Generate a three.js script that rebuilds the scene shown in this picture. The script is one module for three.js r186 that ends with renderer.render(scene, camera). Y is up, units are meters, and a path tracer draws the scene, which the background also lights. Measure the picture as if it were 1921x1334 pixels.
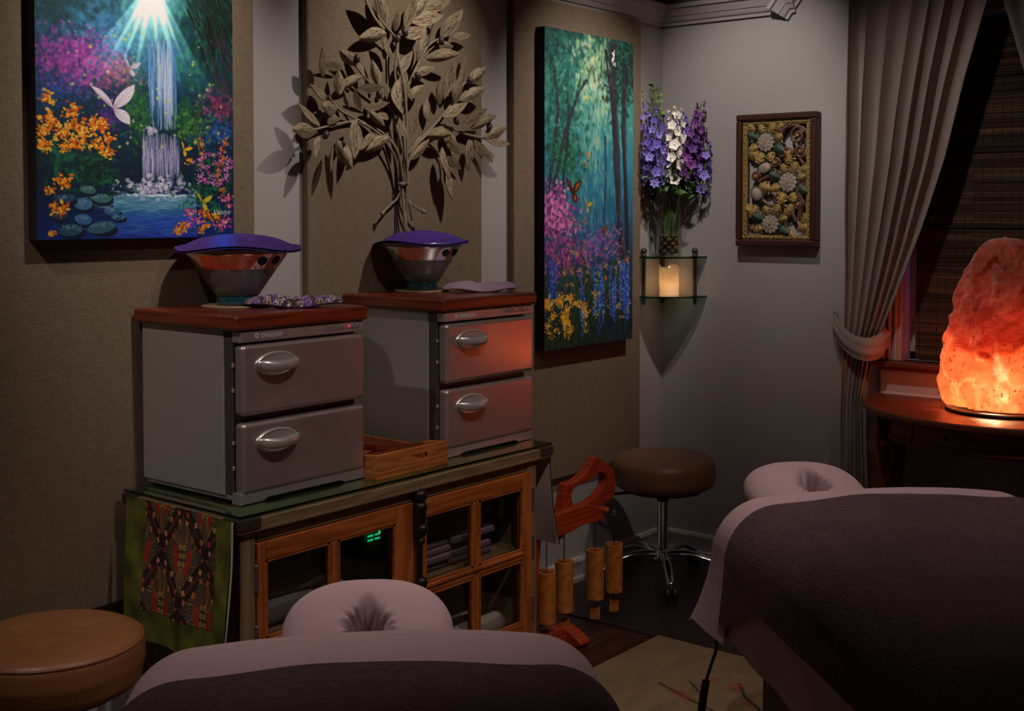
import * as THREE from 'three';
import { RoundedBoxGeometry } from 'three/addons/geometries/RoundedBoxGeometry.js';
import { mergeGeometries, mergeVertices, toCreasedNormals } from 'three/addons/utils/BufferGeometryUtils.js';
import { TextGeometry } from 'three/addons/geometries/TextGeometry.js';
import { FontLoader } from 'three/addons/loaders/FontLoader.js';

// ---------- camera, sky, exposure, room lights ----------
const scene = new THREE.Scene();
const renderer = new THREE.WebGLRenderer({ antialias: true });
renderer.toneMapping = THREE.LinearToneMapping;
renderer.toneMappingExposure = 1.0;
renderer.shadowMap.enabled = true;
const FOCAL = 2300, VW = 1921, VH = 1334;
const camera = new THREE.PerspectiveCamera(2 * Math.atan(VH / 2 / FOCAL) * 180 / Math.PI, VW / VH, 0.05, 60);
camera.position.set(-4.587, 1.47, 2.865);
camera.lookAt(-4.587 + 0.7772, 1.47 - 0.0349, 2.865 - 0.6283);
camera.setViewOffset(VW, VH, 0, 186.7, VW, VH);
camera.updateProjectionMatrix();
scene.background = new THREE.Color(0.03, 0.09, 0.42);   // dusk outside the window

// ceiling spotlights, some added as fill: [position, target, intensity, cone, colour]
const SPOTS = [
  [[-2.72, 2.86, 1.15], [-2.62, 1.84, 0.03], 6.6, 0.40, [1, 0.89, 0.8]],
  [[-1.70, 2.86, 1.2], [-1.68, 1.76, 0.03], 5.6, 0.43, [1, 0.89, 0.8]],
  [[-0.72, 2.86, 1.2], [-0.62, 1.6, 0.03], 7.0, 0.45, [1, 0.89, 0.8]],
  [[-1.15, 2.86, 0.75], [-0.02, 1.8, 0.41], 4.8, 0.45, [1, 0.9, 0.82]],
  [[-4.25, 2.86, 0.75], [-2.75, 0.85, 0.42], 4.6, 0.38, [1, 0.86, 0.77]],  // added fill from the left for cabinet sides, runner and near stool
  [[-2.75, 2.86, 2.05], [-2.2, 0.75, 0.8], 4.8, 0.52, [1, 0.83, 0.75]],  // added fill for the console front
  [[-1.75, 2.86, 1.25], [-0.1, 1.5, 1.22], 2.9, 0.4, [1, 0.88, 0.8]],
  [[-1.6, 2.86, 2.1], [-1.55, 0.7, 1.72], 3.9, 0.72, [1, 0.83, 0.75]],
  [[-2.95, 2.86, 0.95], [-3.08, 0.72, 1.2], 4.6, 0.37, [1, 0.83, 0.75]],  // added fill to brighten the head of the near table
];

// ---------- helpers ----------
let seed = 7;
const rnd = () => { seed = (seed + 0x6d2b79f5) | 0; let t = Math.imul(seed ^ (seed >>> 15), 1 | seed); t = (t + Math.imul(t ^ (t >>> 7), 61 | t)) ^ t; return ((t ^ (t >>> 14)) >>> 0) / 4294967296; };
const rr = (a, b) => a + (b - a) * rnd();
const pick = (a) => a[Math.floor(rnd() * a.length) % a.length];
const V = (x, y, z) => new THREE.Vector3(x, y, z);
const clamp = (x, a, b) => Math.min(b, Math.max(a, x));
const lerp = (a, b, t) => a + (b - a) * t;
const sst = (a, b, x) => { const t = clamp((x - a) / (b - a), 0, 1); return t * t * (3 - 2 * t); };
function lut(rows, x) {   // piecewise linear table, rows sorted by first column
  for (let i = 1; i < rows.length; i++) if (x <= rows[i][0]) { const t = clamp((x - rows[i - 1][0]) / (rows[i][0] - rows[i - 1][0]), 0, 1); return rows[i].slice(1).map((v, k) => lerp(rows[i - 1][k + 1], v, t)); }
  return rows[rows.length - 1].slice(1);
}
const hsh = (x, y, z, s) => { let h = Math.imul(x, 374761393) ^ Math.imul(y, 668265263) ^ Math.imul(z, 2147483647) ^ Math.imul(s, 1274126177); h = Math.imul(h ^ (h >>> 13), 1274126177); return ((h ^ (h >>> 16)) >>> 0) / 4294967296; };
function n3(x, y, z, s = 0) {
  const X = Math.floor(x), Y = Math.floor(y), Z = Math.floor(z), f = (t) => t * t * (3 - 2 * t), u = f(x - X), v = f(y - Y), w = f(z - Z);
  const c = (i, j, k) => hsh(X + i, Y + j, Z + k, s);
  return lerp(lerp(lerp(c(0, 0, 0), c(1, 0, 0), u), lerp(c(0, 1, 0), c(1, 1, 0), u), v), lerp(lerp(c(0, 0, 1), c(1, 0, 1), u), lerp(c(0, 1, 1), c(1, 1, 1), u), v), w);
}
const fbm3 = (x, y, z, o = 4, s = 0) => { let a = 0.5, t = 0, m = 0; for (let i = 0; i < o; i++) { t += a * n3(x, y, z, s + i); m += a; x *= 2; y *= 2; z *= 2; a *= 0.5; } return t / m; };
function tn(x, y, px, py, s) {   // tileable 2-D value noise, x in [0,px)
  const X = Math.floor(x), Y = Math.floor(y), f = (t) => t * t * (3 - 2 * t), u = f(x - X), v = f(y - Y), c = (i, j) => hsh((X + i) % px, (Y + j) % py, 0, s);
  return lerp(lerp(c(0, 0), c(1, 0), u), lerp(c(0, 1), c(1, 1), u), v);
}
const tf = (u, v, px, py, o, s) => { let a = 0.5, t = 0, m = 0; for (let i = 0; i < o; i++) { t += a * tn(u * px, v * py, px, py, s + i); m += a; px *= 2; py *= 2; a *= 0.5; } return t / m; };
function dataTex(w, h, fn, srgb = true, rx = 1, ry = 1) {
  const d = new Uint8Array(w * h * 4);
  for (let y = 0; y < h; y++) for (let x = 0; x < w; x++) { const c = fn(x / w, y / h, x, y); for (let k = 0; k < 3; k++) d[(y * w + x) * 4 + k] = clamp(Array.isArray(c) ? c[k] : c, 0, 255); d[(y * w + x) * 4 + 3] = 255; }
  const t = new THREE.DataTexture(d, w, h); t.wrapS = t.wrapT = THREE.RepeatWrapping; t.magFilter = THREE.LinearFilter; t.minFilter = THREE.LinearMipmapLinearFilter; t.generateMipmaps = true;
  if (srgb) t.colorSpace = THREE.SRGBColorSpace; t.repeat.set(rx, ry); t.needsUpdate = true; return t;
}
function canvasTex(w, h, draw, srgb = true) {
  const c = document.createElement('canvas'); c.width = w; c.height = h; draw(c.getContext('2d'), w, h);
  const t = new THREE.CanvasTexture(c); if (srgb) t.colorSpace = THREE.SRGBColorSpace; t.wrapS = t.wrapT = THREE.RepeatWrapping; return t;
}
// uv in metres from position, by the way each triangle faces; grain runs along axis g
function muv(geo, g = 'x') {
  const o = geo.index ? geo.toNonIndexed() : geo, p = o.attributes.position, uv = new Float32Array(p.count * 2), gi = 'xyz'.indexOf(g);
  const a = V(), b = V(), c = V(), n = V();
  for (let i = 0; i < p.count; i += 3) {
    a.fromBufferAttribute(p, i); b.fromBufferAttribute(p, i + 1); c.fromBufferAttribute(p, i + 2); n.copy(b).sub(a).cross(c.clone().sub(a));
    const q = [Math.abs(n.x), Math.abs(n.y), Math.abs(n.z)], m = q.indexOf(Math.max(...q)), ax = [0, 1, 2].filter((k) => k !== m), U = ax.includes(gi) ? gi : m === 0 ? 2 : 0, W = ax.find((k) => k !== U);
    [a, b, c].forEach((r, k) => { uv[(i + k) * 2] = r.getComponent(U); uv[(i + k) * 2 + 1] = r.getComponent(W); });
  }
  o.setAttribute('uv', new THREE.BufferAttribute(uv, 2)); return o;
}
const box = (w, h, d, x = 0, y = 0, z = 0) => new THREE.BoxGeometry(w, h, d).translate(x, y, z);
const rbox = (w, h, d, r = 0.004, x = 0, y = 0, z = 0, s = 2) => new RoundedBoxGeometry(w, h, d, s, Math.min(r, w / 2.01, h / 2.01, d / 2.01)).translate(x, y, z);
const cyl = (r1, r2, h, x = 0, y = 0, z = 0, n = 24) => new THREE.CylinderGeometry(r1, r2, h, n).translate(x, y, z);
const tube = (pts, r, n = 40, k = 8) => new THREE.TubeGeometry(new THREE.CatmullRomCurve3(pts.map((p) => p.isVector3 ? p : V(...p))), n, r, k, false);
const lathe = (pts, n = 48) => new THREE.LatheGeometry(pts.map((p) => new THREE.Vector2(...p)), n);
const sph = (r, x = 0, y = 0, z = 0, n = 16) => new THREE.SphereGeometry(r, n, Math.ceil(n * 0.7)).translate(x, y, z);
function merge(list) { return mergeGeometries(list.map((g) => { const q = g.index ? g.toNonIndexed() : g; for (const k of Object.keys(q.attributes)) if (!['position', 'normal', 'uv'].includes(k)) q.deleteAttribute(k); return q; })); }
function grid(nu, nv, fn, uvs) {   // surface from (u,v) in 0..1; smooth normals
  const P = [], U = [], I = [];
  for (let j = 0; j <= nv; j++) for (let i = 0; i <= nu; i++) { const q = fn(i / nu, j / nv); P.push(q.x, q.y, q.z); const t = uvs ? uvs(i / nu, j / nv, q) : [i / nu, j / nv]; U.push(t[0], t[1]); }
  for (let j = 0; j < nv; j++) for (let i = 0; i < nu; i++) { const a = j * (nu + 1) + i, b = a + 1, c = a + nu + 1, d = c + 1; I.push(a, b, d, a, d, c); }
  const g = new THREE.BufferGeometry(); g.setAttribute('position', new THREE.Float32BufferAttribute(P, 3)); g.setAttribute('uv', new THREE.Float32BufferAttribute(U, 2)); g.setIndex(I); g.computeVertexNormals(); return g;
}
function prism(shape, depth, bevel = 0) { return new THREE.ExtrudeGeometry(shape, { depth, bevelEnabled: bevel > 0, bevelSize: bevel, bevelThickness: bevel, bevelSegments: 2, curveSegments: 16 }); }
const poly = (pts) => { const s = new THREE.Shape(); pts.forEach((p, i) => i ? s.lineTo(...p) : s.moveTo(...p)); s.closePath(); return s; };
const spl = (pts) => { const s = new THREE.Shape(); s.moveTo(...pts[0]); const c = new THREE.CatmullRomCurve3(pts.map((p) => V(p[0], p[1], 0)), true).getPoints(pts.length * 7); c.forEach((p) => s.lineTo(p.x, p.y)); return s; };

const used = {};
const numbered = (n) => { used[n] = (used[n] ?? -1) + 1; return used[n] ? n + '_' + String(used[n]).padStart(3, '0') : n; };
function shade(o) { o.castShadow = o.receiveShadow = true; return o; }
function thing(name, label, category, p = [0, 0, 0], turn = 0, group) {
  const o = new THREE.Group(); o.name = numbered(name); o.position.set(...p); o.rotation.y = turn; o.userData = { label, category }; if (group) o.userData.group = group; scene.add(o); return o;
}
function part(parent, name, geo, mat, label) { const m = shade(new THREE.Mesh(geo, mat)); m.name = name; if (label) m.userData.label = label; parent.add(m); return m; }
function single(name, label, category, geo, mat, p = [0, 0, 0], turn = 0, group) {
  const m = shade(new THREE.Mesh(geo, mat)); m.name = numbered(name); m.position.set(...p); m.rotation.y = turn; m.userData = { label, category }; if (group) m.userData.group = group; scene.add(m); return m;
}
function struct(name, geo, mat, label, category) { const m = shade(new THREE.Mesh(geo, mat)); m.name = name; m.userData = { kind: 'structure', label, category }; scene.add(m); return m; }
const M = (color, roughness = 0.6, o = {}) => { const c = new THREE.Color(); Array.isArray(color) ? c.setRGB(...color) : c.set(color); return new THREE.MeshPhysicalMaterial({ color: c, roughness, ...o }); };

// ---------- textures ----------
function woodTex(light, dark, s, rx = 1.1, ry = 3) {
  return dataTex(512, 512, (u, v) => {
    const w = tf(u, v, 2, 5, 3, s) * 2.4, ring = 0.5 + 0.5 * Math.sin((v * 9 + w * 1.3) * 6.283), fine = tf(u, v, 4, 128, 2, s + 9), pore = tf(u, v, 12, 256, 1, s + 4);
    let k = 0.42 * ring + 0.42 * fine + 0.25 * tf(u, v, 3, 3, 3, s + 20) - (pore > 0.8 ? 0.25 : 0);
    k = clamp(k, 0, 1); return light.map((c, i) => lerp(dark[i], c, k));
  }, true, rx, ry);
}
const grainBump = dataTex(512, 512, (u, v) => 90 + 120 * tf(u, v, 4, 128, 2, 3) - (tf(u, v, 12, 256, 1, 7) > 0.78 ? 60 : 0), false, 1.1, 3);
const fineBump = dataTex(256, 256, (u, v) => 255 * tf(u, v, 24, 24, 3, 5), false, 4, 4);
const weaveCol = dataTex(512, 512, (u, v, x, y) => { const n = tf(u, v, 64, 64, 3, 31), t = tf(u, v, 8, 256, 1, 33) * 0.5 + tf(u, v, 256, 8, 1, 35) * 0.5, k = 0.62 + 0.5 * (0.55 * n + 0.45 * t) - (hsh(x, y, 0, 9) > 0.93 ? 0.12 : 0); return [143 * k, 124 * k, 102 * k]; }, true, 7, 7);
const weaveBump = dataTex(512, 512, (u, v) => 255 * (0.5 * tf(u, v, 96, 96, 2, 41) + 0.25 * tf(u, v, 8, 256, 1, 33) + 0.25 * tf(u, v, 256, 8, 1, 35)), false, 7, 7);
const clothBump = dataTex(256, 256, (u, v) => 255 * (0.5 * tf(u, v, 4, 128, 1, 51) + 0.5 * tf(u, v, 128, 4, 1, 52)), false, 5, 5);
const fleeceCol = dataTex(512, 512, (u, v) => { const k = 0.72 + 0.5 * tf(u, v, 40, 90, 3, 61) * (0.6 + 0.7 * tf(u, v, 6, 6, 3, 63)); return [84 * k, 60 * k, 66 * k]; }, true, 3, 3);
const fleeceBump = dataTex(512, 512, (u, v) => 255 * (0.7 * tf(u, v, 50, 110, 3, 61) + 0.3 * tf(u, v, 12, 12, 2, 64)), false, 3, 3);
const leatherBump = dataTex(256, 256, (u, v) => 255 * (0.6 * tf(u, v, 48, 48, 2, 71) + 0.4 * tf(u, v, 6, 6, 3, 72)), false, 4, 4);
const brushBump = dataTex(512, 256, (u, v) => 255 * tf(u, v, 3, 128, 2, 81), false, 1.5, 4);

// ---------- materials ----------
const wallM = M([0.36, 0.33, 0.325], 0.75, { bumpMap: fineBump, bumpScale: 0.0004 });
const trimM = M([0.40, 0.37, 0.365], 0.5);
const baseM = M([0.52, 0.48, 0.46], 0.45);
const ceilM = M([0.34, 0.32, 0.31], 0.85);
const panelM = M('#ffffff', 0.95, { map: weaveCol, bumpMap: weaveBump, bumpScale: 0.0014 });
const redWoodM = M('#ffffff', 0.3, { map: woodTex([150, 62, 34], [78, 26, 13], 100, 1.4, 4), bumpMap: grainBump, bumpScale: 0.0003, clearcoat: 0.35, clearcoatRoughness: 0.25 });
const pineM = M('#ffffff', 0.5, { map: woodTex([196, 112, 50], [120, 58, 20], 120, 1.3, 3.4), bumpMap: grainBump, bumpScale: 0.0004 });
const trayM = M('#ffffff', 0.55, { map: woodTex([204, 128, 62], [120, 62, 24], 140, 2.2, 5), bumpMap: grainBump, bumpScale: 0.0005 });
const greyWoodM = M('#ffffff', 0.6, { map: woodTex([150, 126, 92], [98, 78, 54], 160, 1.2, 3), bumpMap: grainBump, bumpScale: 0.0004 });
const tableWoodM = M('#ffffff', 0.42, { map: woodTex([146, 70, 38], [74, 28, 13], 180, 1.2, 3), bumpMap: grainBump, bumpScale: 0.0002, clearcoat: 0.25, clearcoatRoughness: 0.45 });
const chimeWoodM = M('#ffffff', 0.38, { map: woodTex([196, 78, 34], [134, 40, 16], 200, 2, 5), bumpMap: grainBump, bumpScale: 0.0002 });
const bambooM = M('#ffffff', 0.5, { map: woodTex([206, 132, 58], [160, 88, 32], 220, 6, 2), bumpMap: grainBump, bumpScale: 0.0002 });
const floorTex = [0, 1, 2].map((i) => woodTex([92 - i * 10, 46 - i * 5, 30 - i * 4], [50 - i * 5, 22 - i * 2, 15], 240 + i * 13, 0.9, 3));
const floorMs = floorTex.map((t) => M('#ffffff', 0.34, { map: t, bumpMap: grainBump, bumpScale: 0.0003 }));
const darkMetalM = M([0.02, 0.018, 0.017], 0.4, { metalness: 0.6 });
const bracketM = M([0.06, 0.045, 0.035], 0.5, { metalness: 0.4 });
const blackM = M([0.012, 0.012, 0.012], 0.5);
const chromeM = M([0.8, 0.8, 0.8], 0.12, { metalness: 1 });
const steelM = M([0.5, 0.46, 0.455], 0.34, { metalness: 0.6, bumpMap: brushBump, bumpScale: 0.00006 });
const steelDoorM = M([0.52, 0.42, 0.405], 0.42, { metalness: 0.75, clearcoat: 0.8, clearcoatRoughness: 0.12, bumpMap: brushBump, bumpScale: 0.00002 });  // rose tint paints in the pink reflected from sheets and salt lamp
const silverM = M([0.72, 0.68, 0.67], 0.3, { metalness: 0.7 });
const darkSteelM = M([0.10, 0.09, 0.085], 0.5, { metalness: 0.4 });
const cabinetSideM = M([0.42, 0.40, 0.38], 0.45, { metalness: 0.3 });
const paneM = M([0.93, 0.95, 0.94], 0.02, { transmission: 1, thickness: 0, ior: 1.45 });
const shelfGlassM = M([0.75, 0.92, 0.86], 0.02, { transmission: 1, thickness: 0.008, ior: 1.5, attenuationColor: new THREE.Color(0.1, 0.5, 0.35), attenuationDistance: 0.1 });
const glassM = M([0.96, 0.98, 0.97], 0.02, { transmission: 1, thickness: 0, ior: 1.5 });
const sheetM = M([0.45, 0.305, 0.33], 0.9, { bumpMap: clothBump, bumpScale: 0.0005, sheen: 0.2, sheenColor: new THREE.Color(0.6, 0.5, 0.5) });
const fleeceM = M('#ffffff', 1, { map: fleeceCol, bumpMap: fleeceBump, bumpScale: 0.004, sheen: 0.25, sheenColor: new THREE.Color(0.4, 0.3, 0.34), sheenRoughness: 0.6 });
const curtainM = M([0.37, 0.305, 0.27], 0.9, { bumpMap: clothBump, bumpScale: 0.0006, sheen: 0.15, sheenColor: new THREE.Color(0.5, 0.45, 0.42) });
const tanLeatherM = M([0.31, 0.128, 0.05], 0.38, { bumpMap: leatherBump, bumpScale: 0.0006 });
const brownLeatherM = M([0.20, 0.095, 0.055], 0.42, { bumpMap: leatherBump, bumpScale: 0.0006 });

// ---------- the room ----------
const RX = -5.9, RZ = 4.3, CH = 2.95;
struct('wall_back', muv(box(-RX + 0.3, CH + 0.2, 0.15, RX / 2, (CH + 0.2) / 2, -0.075)), wallM, 'warm grey painted wall behind the fabric panels', 'wall');
const WZ0 = 1.085, WZ1 = 1.985, WY0 = 0.905, WY1 = 2.2;
struct('wall_right', muv(merge([
  box(0.15, CH + 0.2, WZ0, 0.075, (CH + 0.2) / 2, WZ0 / 2), box(0.15, CH + 0.2, RZ - WZ1, 0.075, (CH + 0.2) / 2, (RZ + WZ1) / 2),
  box(0.15, WY0, WZ1 - WZ0, 0.075, WY0 / 2, (WZ0 + WZ1) / 2), box(0.15, CH + 0.2 - WY1, WZ1 - WZ0, 0.075, (CH + 0.2 + WY1) / 2, (WZ0 + WZ1) / 2)])), wallM, 'warm grey painted wall around the window', 'wall');
struct('wall_left', muv(box(0.15, CH + 0.2, RZ + 0.3, RX - 0.075, (CH + 0.2) / 2, RZ / 2)), wallM, 'plain grey wall at the near end of the room', 'wall');
struct('wall_front', muv(box(-RX + 0.3, CH + 0.2, 0.15, RX / 2, (CH + 0.2) / 2, RZ + 0.075)), wallM, 'plain grey wall behind the camera', 'wall');
// ceiling: flat, with slopes running up from the crown mouldings
{
  const flat = box(-RX + 0.3, 0.12, RZ + 0.3, RX / 2, CH + 0.06, RZ / 2);
  const slopeB = prism(poly([[0, 2.355], [0.6, CH + 0.01], [0.6, CH + 0.06], [0, 2.42]]), -RX).rotateY(-Math.PI / 2).translate(0, 0, 0);
  const slopeR = prism(poly([[0, 2.355], [-0.6, CH + 0.01], [-0.6, CH + 0.06], [0, 2.42]]), 0.63);
  const cheek = prism(poly([[0.02, 2.34], [-0.6, CH + 0.01], [0.02, CH + 0.01]]), 0.015).translate(0, 0, 0.62);
  struct('ceiling', muv(merge([flat, slopeB, slopeR, cheek])), ceilM, 'grey ceiling with sloping edges above the crown moulding', 'ceiling');
  const prof = () => { const s = new THREE.Shape(); [[0, 0], [0.012, 0], [0.014, 0.012], [0.022, 0.016], [0.03, 0.028], [0.032, 0.036], [0.036, 0.036], [0.05, 0.06], [0.052, 0.066], [0.062, 0.068], [0.064, 0.084], [0, 0.084]].forEach((p, i) => i ? s.lineTo(...p) : s.moveTo(...p)); return s; };
  // back: profile depth -> +z ; run along x
  struct('trim_1', toCreasedNormals(prism(prof(), -RX).rotateY(-Math.PI / 2).translate(0, 2.278, 0), 0.5), trimM, 'stepped crown moulding above the fabric panels', 'moulding');
  const rightRun = prism(prof(), 0.63).applyMatrix4(new THREE.Matrix4().makeScale(-1, 1, 1)).translate(0, 2.278, 0);
  const pos = rightRun.index ? rightRun.toNonIndexed() : rightRun; { const p = pos.attributes.position.array; for (let i = 0; i < p.length; i += 9) for (let k = 0; k < 3; k++) { const t = p[i + 3 + k]; p[i + 3 + k] = p[i + 6 + k]; p[i + 6 + k] = t; } pos.computeVertexNormals(); }
  const rake = pos.clone().translate(0, -2.278, -0.03).rotateX(-0.92).translate(0, 2.275, 0.615);
  struct('trim_2', toCreasedNormals(merge([pos, rake]), 0.5), trimM, 'stepped crown moulding on the window wall turning up at its end', 'moulding');
}
// floor: slab and planks
{
  const f = struct('floor', box(-RX + 0.3, 0.12, RZ + 0.3, RX / 2, -0.068, RZ / 2), floorMs[2], 'dark reddish brown plank floor', 'floor');
  const pw = 0.083, geos = [0, 1, 2, 3].map((k) => muv(rbox(1.97, 0.008, pw - 0.002, 0.0012, 0, 0, 0, 1).translate(k * 2.3, 0, k * 0.7)).translate(-k * 2.3, 0, -k * 0.7));
  for (let j = 0; j * pw < RZ; j++) for (let i = 0; i < 3; i++) { const m = part(f, 'plank', geos[(i + j * 3) % 4], floorMs[(i * 2 + j) % 3]); m.position.set(RX + 1 + i * 1.975 - ((j * 0.61) % 1) * 0, -0.004, pw / 2 + j * pw); }
}
for (const [n, w, x, z, turn] of [['baseboard_back', 5.9, -2.95, 0, 0], ['baseboard_right', 4.3, 0, 2.15, -Math.PI / 2]]) {
  const s = poly([[0, 0], [0.026, 0], [0.025, 0.014], [0.016, 0.02], [0.015, 0.06], [0.017, 0.066], [0.019, 0.078], [0.015, 0.09], [0, 0.092]]);
  const g = prism(s, w).rotateY(-Math.PI / 2).translate(w / 2, 0, 0); g.rotateY(turn).translate(x, 0, z);
  struct(n, toCreasedNormals(g, 0.4), baseM, n.endsWith('back') ? 'pale painted baseboard below the fabric panels' : 'pale painted baseboard below the window', 'baseboard');
}
// window: casing, sill, apron, frame, pane
{
  const w = new THREE.Group(); w.name = 'window_1'; w.userData = { kind: 'structure', label: 'window with grey casing and stained wood sill behind the woven shade', category: 'window' }; scene.add(w);
  const cas = []; for (const z of [WZ0 - 0.045, WZ1 + 0.045]) { cas.push(rbox(0.022, WY1 - WY0 + 0.1, 0.09, 0.004, -0.011, (WY0 + WY1) / 2 + 0.05, z)); for (const k of [-0.024, 0, 0.024]) cas.push(rbox(0.012, WY1 - WY0 + 0.1, 0.013, 0.005, -0.024, (WY0 + WY1) / 2 + 0.05, z + k)); }
  cas.push(rbox(0.026, 0.09, WZ1 - WZ0 + 0.2, 0.004, -0.013, WY1 + 0.045, (WZ0 + WZ1) / 2));
  part(w, 'casing', merge(cas), trimM, 'fluted grey casing');
  part(w, 'sill', muv(merge([rbox(0.12, 0.02, WZ1 - WZ0 + 0.2, 0.006, -0.02, 0.895, (WZ0 + WZ1) / 2), rbox(0.05, 0.016, WZ1 - WZ0 + 0.18, 0.007, -0.03, 0.877, (WZ0 + WZ1) / 2)]), 'z'), tableWoodM, 'stained brown wood sill');
  const ap = poly([[0, 0.70], [0.02, 0.70], [0.03, 0.775], [0.018, 0.785], [0.018, 0.86], [0.03, 0.87], [0, 0.87]]);
  part(w, 'apron', toCreasedNormals(prism(ap, WZ1 - WZ0 + 0.16).applyMatrix4(new THREE.Matrix4().makeRotationY(Math.PI)).translate(0, 0, WZ1 + 0.08), 0.4), baseM, 'pale apron moulding');
  const fr = []; for (const z of [WZ0 + 0.012, WZ1 - 0.012, (WZ0 + WZ1) / 2]) fr.push(box(0.03, WY1 - WY0, 0.024, 0.09, (WY0 + WY1) / 2, z)); for (const y of [WY0 + 0.015, WY1 - 0.015, 1.55]) fr.push(box(0.03, 0.03, WZ1 - WZ0, 0.09, y, (WZ0 + WZ1) / 2));
  part(w, 'window_frame', merge(fr), baseM);
  part(w, 'pane', box(0.004, WY1 - WY0, WZ1 - WZ0, 0.09, (WY0 + WY1) / 2, (WZ0 + WZ1) / 2), paneM);
}
// fabric wrapped wall panels
[[-3.16, -2.272, 'beige fabric wall panel behind the waterfall painting'], [-2.069, -1.248, 'beige fabric wall panel behind the metal olive branch'], [-1.069, -0.213, 'beige fabric wall panel behind the tall forest painting']].forEach(([a, b, l]) =>
  single('fabric_wall_panel', l, 'wall panel', muv(rbox(b - a, 1.845, 0.03, 0.009, 0, 0, 0, 3)), panelM, [(a + b) / 2, 0.435 + 0.9225, 0.0155], 0, 'fabric panels on the back wall'));

// ceiling spotlight fittings with their lights, the added fill spots included
{
  const headG = lathe([[0.0, 0], [0.03, 0.0], [0.045, -0.02], [0.05, -0.09], [0.047, -0.09], [0.042, -0.03], [0, -0.03]], 24), capG = cyl(0.05, 0.05, 0.02, 0, -0.01, 0), lensG = new THREE.CircleGeometry(0.042, 24).rotateX(Math.PI / 2);
  const glow = M([0.1, 0.1, 0.1], 0.5, { emissive: new THREE.Color(1, 0.85, 0.7), emissiveIntensity: 2 });
  const where = ['above the waterfall painting', 'above the metal olive branch', 'above the forest painting', 'above the corner flowers', 'added as fill over the near stool', 'added as fill over the console cabinet', 'facing the curtain', 'above the far massage table', 'added as fill above the near massage table'];
  SPOTS.forEach(([p, t, I, cone, col], i) => {
    const o = thing('ceiling_spotlight', 'small dark ceiling spotlight ' + where[i], 'spotlight', [p[0], CH, p[2]], 0, 'ceiling spotlights');
    part(o, 'canopy', capG, darkMetalM);
    const dir = V(...t).sub(V(...p)).normalize(), q = new THREE.Quaternion().setFromUnitVectors(V(0, -1, 0), dir);
    const h = part(o, 'lamp_head', headG, darkMetalM); h.quaternion.copy(q); h.position.set(0, -0.025, 0);
    const l = part(h, 'lamp_lens', lensG, glow); l.position.set(0, -0.082, 0);
    const s = new THREE.SpotLight(new THREE.Color().setRGB(...col), I, 0, cone, 0.9, 2); s.name = 'spot'; const at = V(p[0], CH - 0.025, p[2]).addScaledVector(dir, 0.1);
    s.position.copy(at); s.target.position.set(...t); s.castShadow = true; s.shadow.radius = 1.3; s.shadow.mapSize.set(2048, 2048); scene.add(s, s.target);
  });
}

// ---------- paintings ----------
const hsl = (h, s, l, a = 1) => `hsla(${h},${s}%,${l}%,${a})`;
function dabs(c, n, x, y, rx, ry, cols, s0, s1, o = {}) {   // brush dabs inside an ellipse
  for (let i = 0; i < n; i++) {
    const a = rnd() * 6.283, r = Math.min(1.7, 0.62 * Math.sqrt(-2 * Math.log(1 - rnd() * 0.985)) * (o.tight ? 0.75 : 1)), px = x + Math.cos(a) * r * rx, py = y + Math.sin(a) * r * ry, s = rr(s0, s1);
    c.save(); c.translate(px, py); c.rotate(o.ang !== undefined ? o.ang + rr(-0.25, 0.25) : rnd() * 3.14); c.globalAlpha = o.a ?? 0.85; c.fillStyle = pick(cols);
    c.beginPath(); c.ellipse(0, 0, s, s * (o.k ?? 0.5), 0, 0, 6.283); c.fill(); c.restore();
  }
}
function flower(c, x, y, r, cols, heart, n = 26) { dabs(c, n, x, y, r, r * 0.85, cols, r * 0.12, r * 0.3, { k: 0.55, a: 0.92, tight: true }); if (heart) dabs(c, 4, x, y, r * 0.25, r * 0.25, heart, r * 0.1, r * 0.2); }
function butterfly(c, x, y, s, turn, col, edge, bold = false) {
  c.save(); c.translate(x, y); c.rotate(turn); c.scale(s, s); c.fillStyle = col; c.strokeStyle = edge; c.lineWidth = 0.022;
  for (const q of [[[-0.35, -0.25], [-0.7, -0.65], [-1.0, -1.1], [-0.55, -1.05], [-0.1, -0.6]], [[0.05, -0.55], [0.55, -1.0], [1.15, -1.2], [1.15, -0.5], [0.6, -0.05]], [[0.45, 0.0], [0.9, 0.15], [0.75, 0.8], [0.3, 0.75], [0.02, 0.4]]]) {
    c.beginPath(); c.moveTo(0, 0); c.bezierCurveTo(...q[0], ...q[1], ...q[2]); c.bezierCurveTo(...q[3], ...q[4], 0, 0); c.closePath(); c.fill(); c.lineWidth = bold ? 0.16 : 0.03; c.stroke(); c.lineWidth = bold ? 0.06 : 0.022;
    c.save(); c.clip(); for (let i = 0; i < 6; i++) { const t = i / 5, e = t < 0.5 ? [lerp(q[1][0], q[2][0], t * 2), lerp(q[1][1], q[2][1], t * 2)] : [lerp(q[2][0], q[3][0], t * 2 - 1), lerp(q[2][1], q[3][1], t * 2 - 1)]; c.beginPath(); c.moveTo(0, 0); c.lineTo(...e); c.stroke(); } c.restore();
  }
  c.restore();
}
const soften = (c, px) => { c.save(); c.setTransform(1, 0, 0, 1, 0, 0); c.filter = `blur(${px}px)`; c.drawImage(c.canvas, 0, 0); c.filter = 'none'; c.restore(); };
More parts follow.
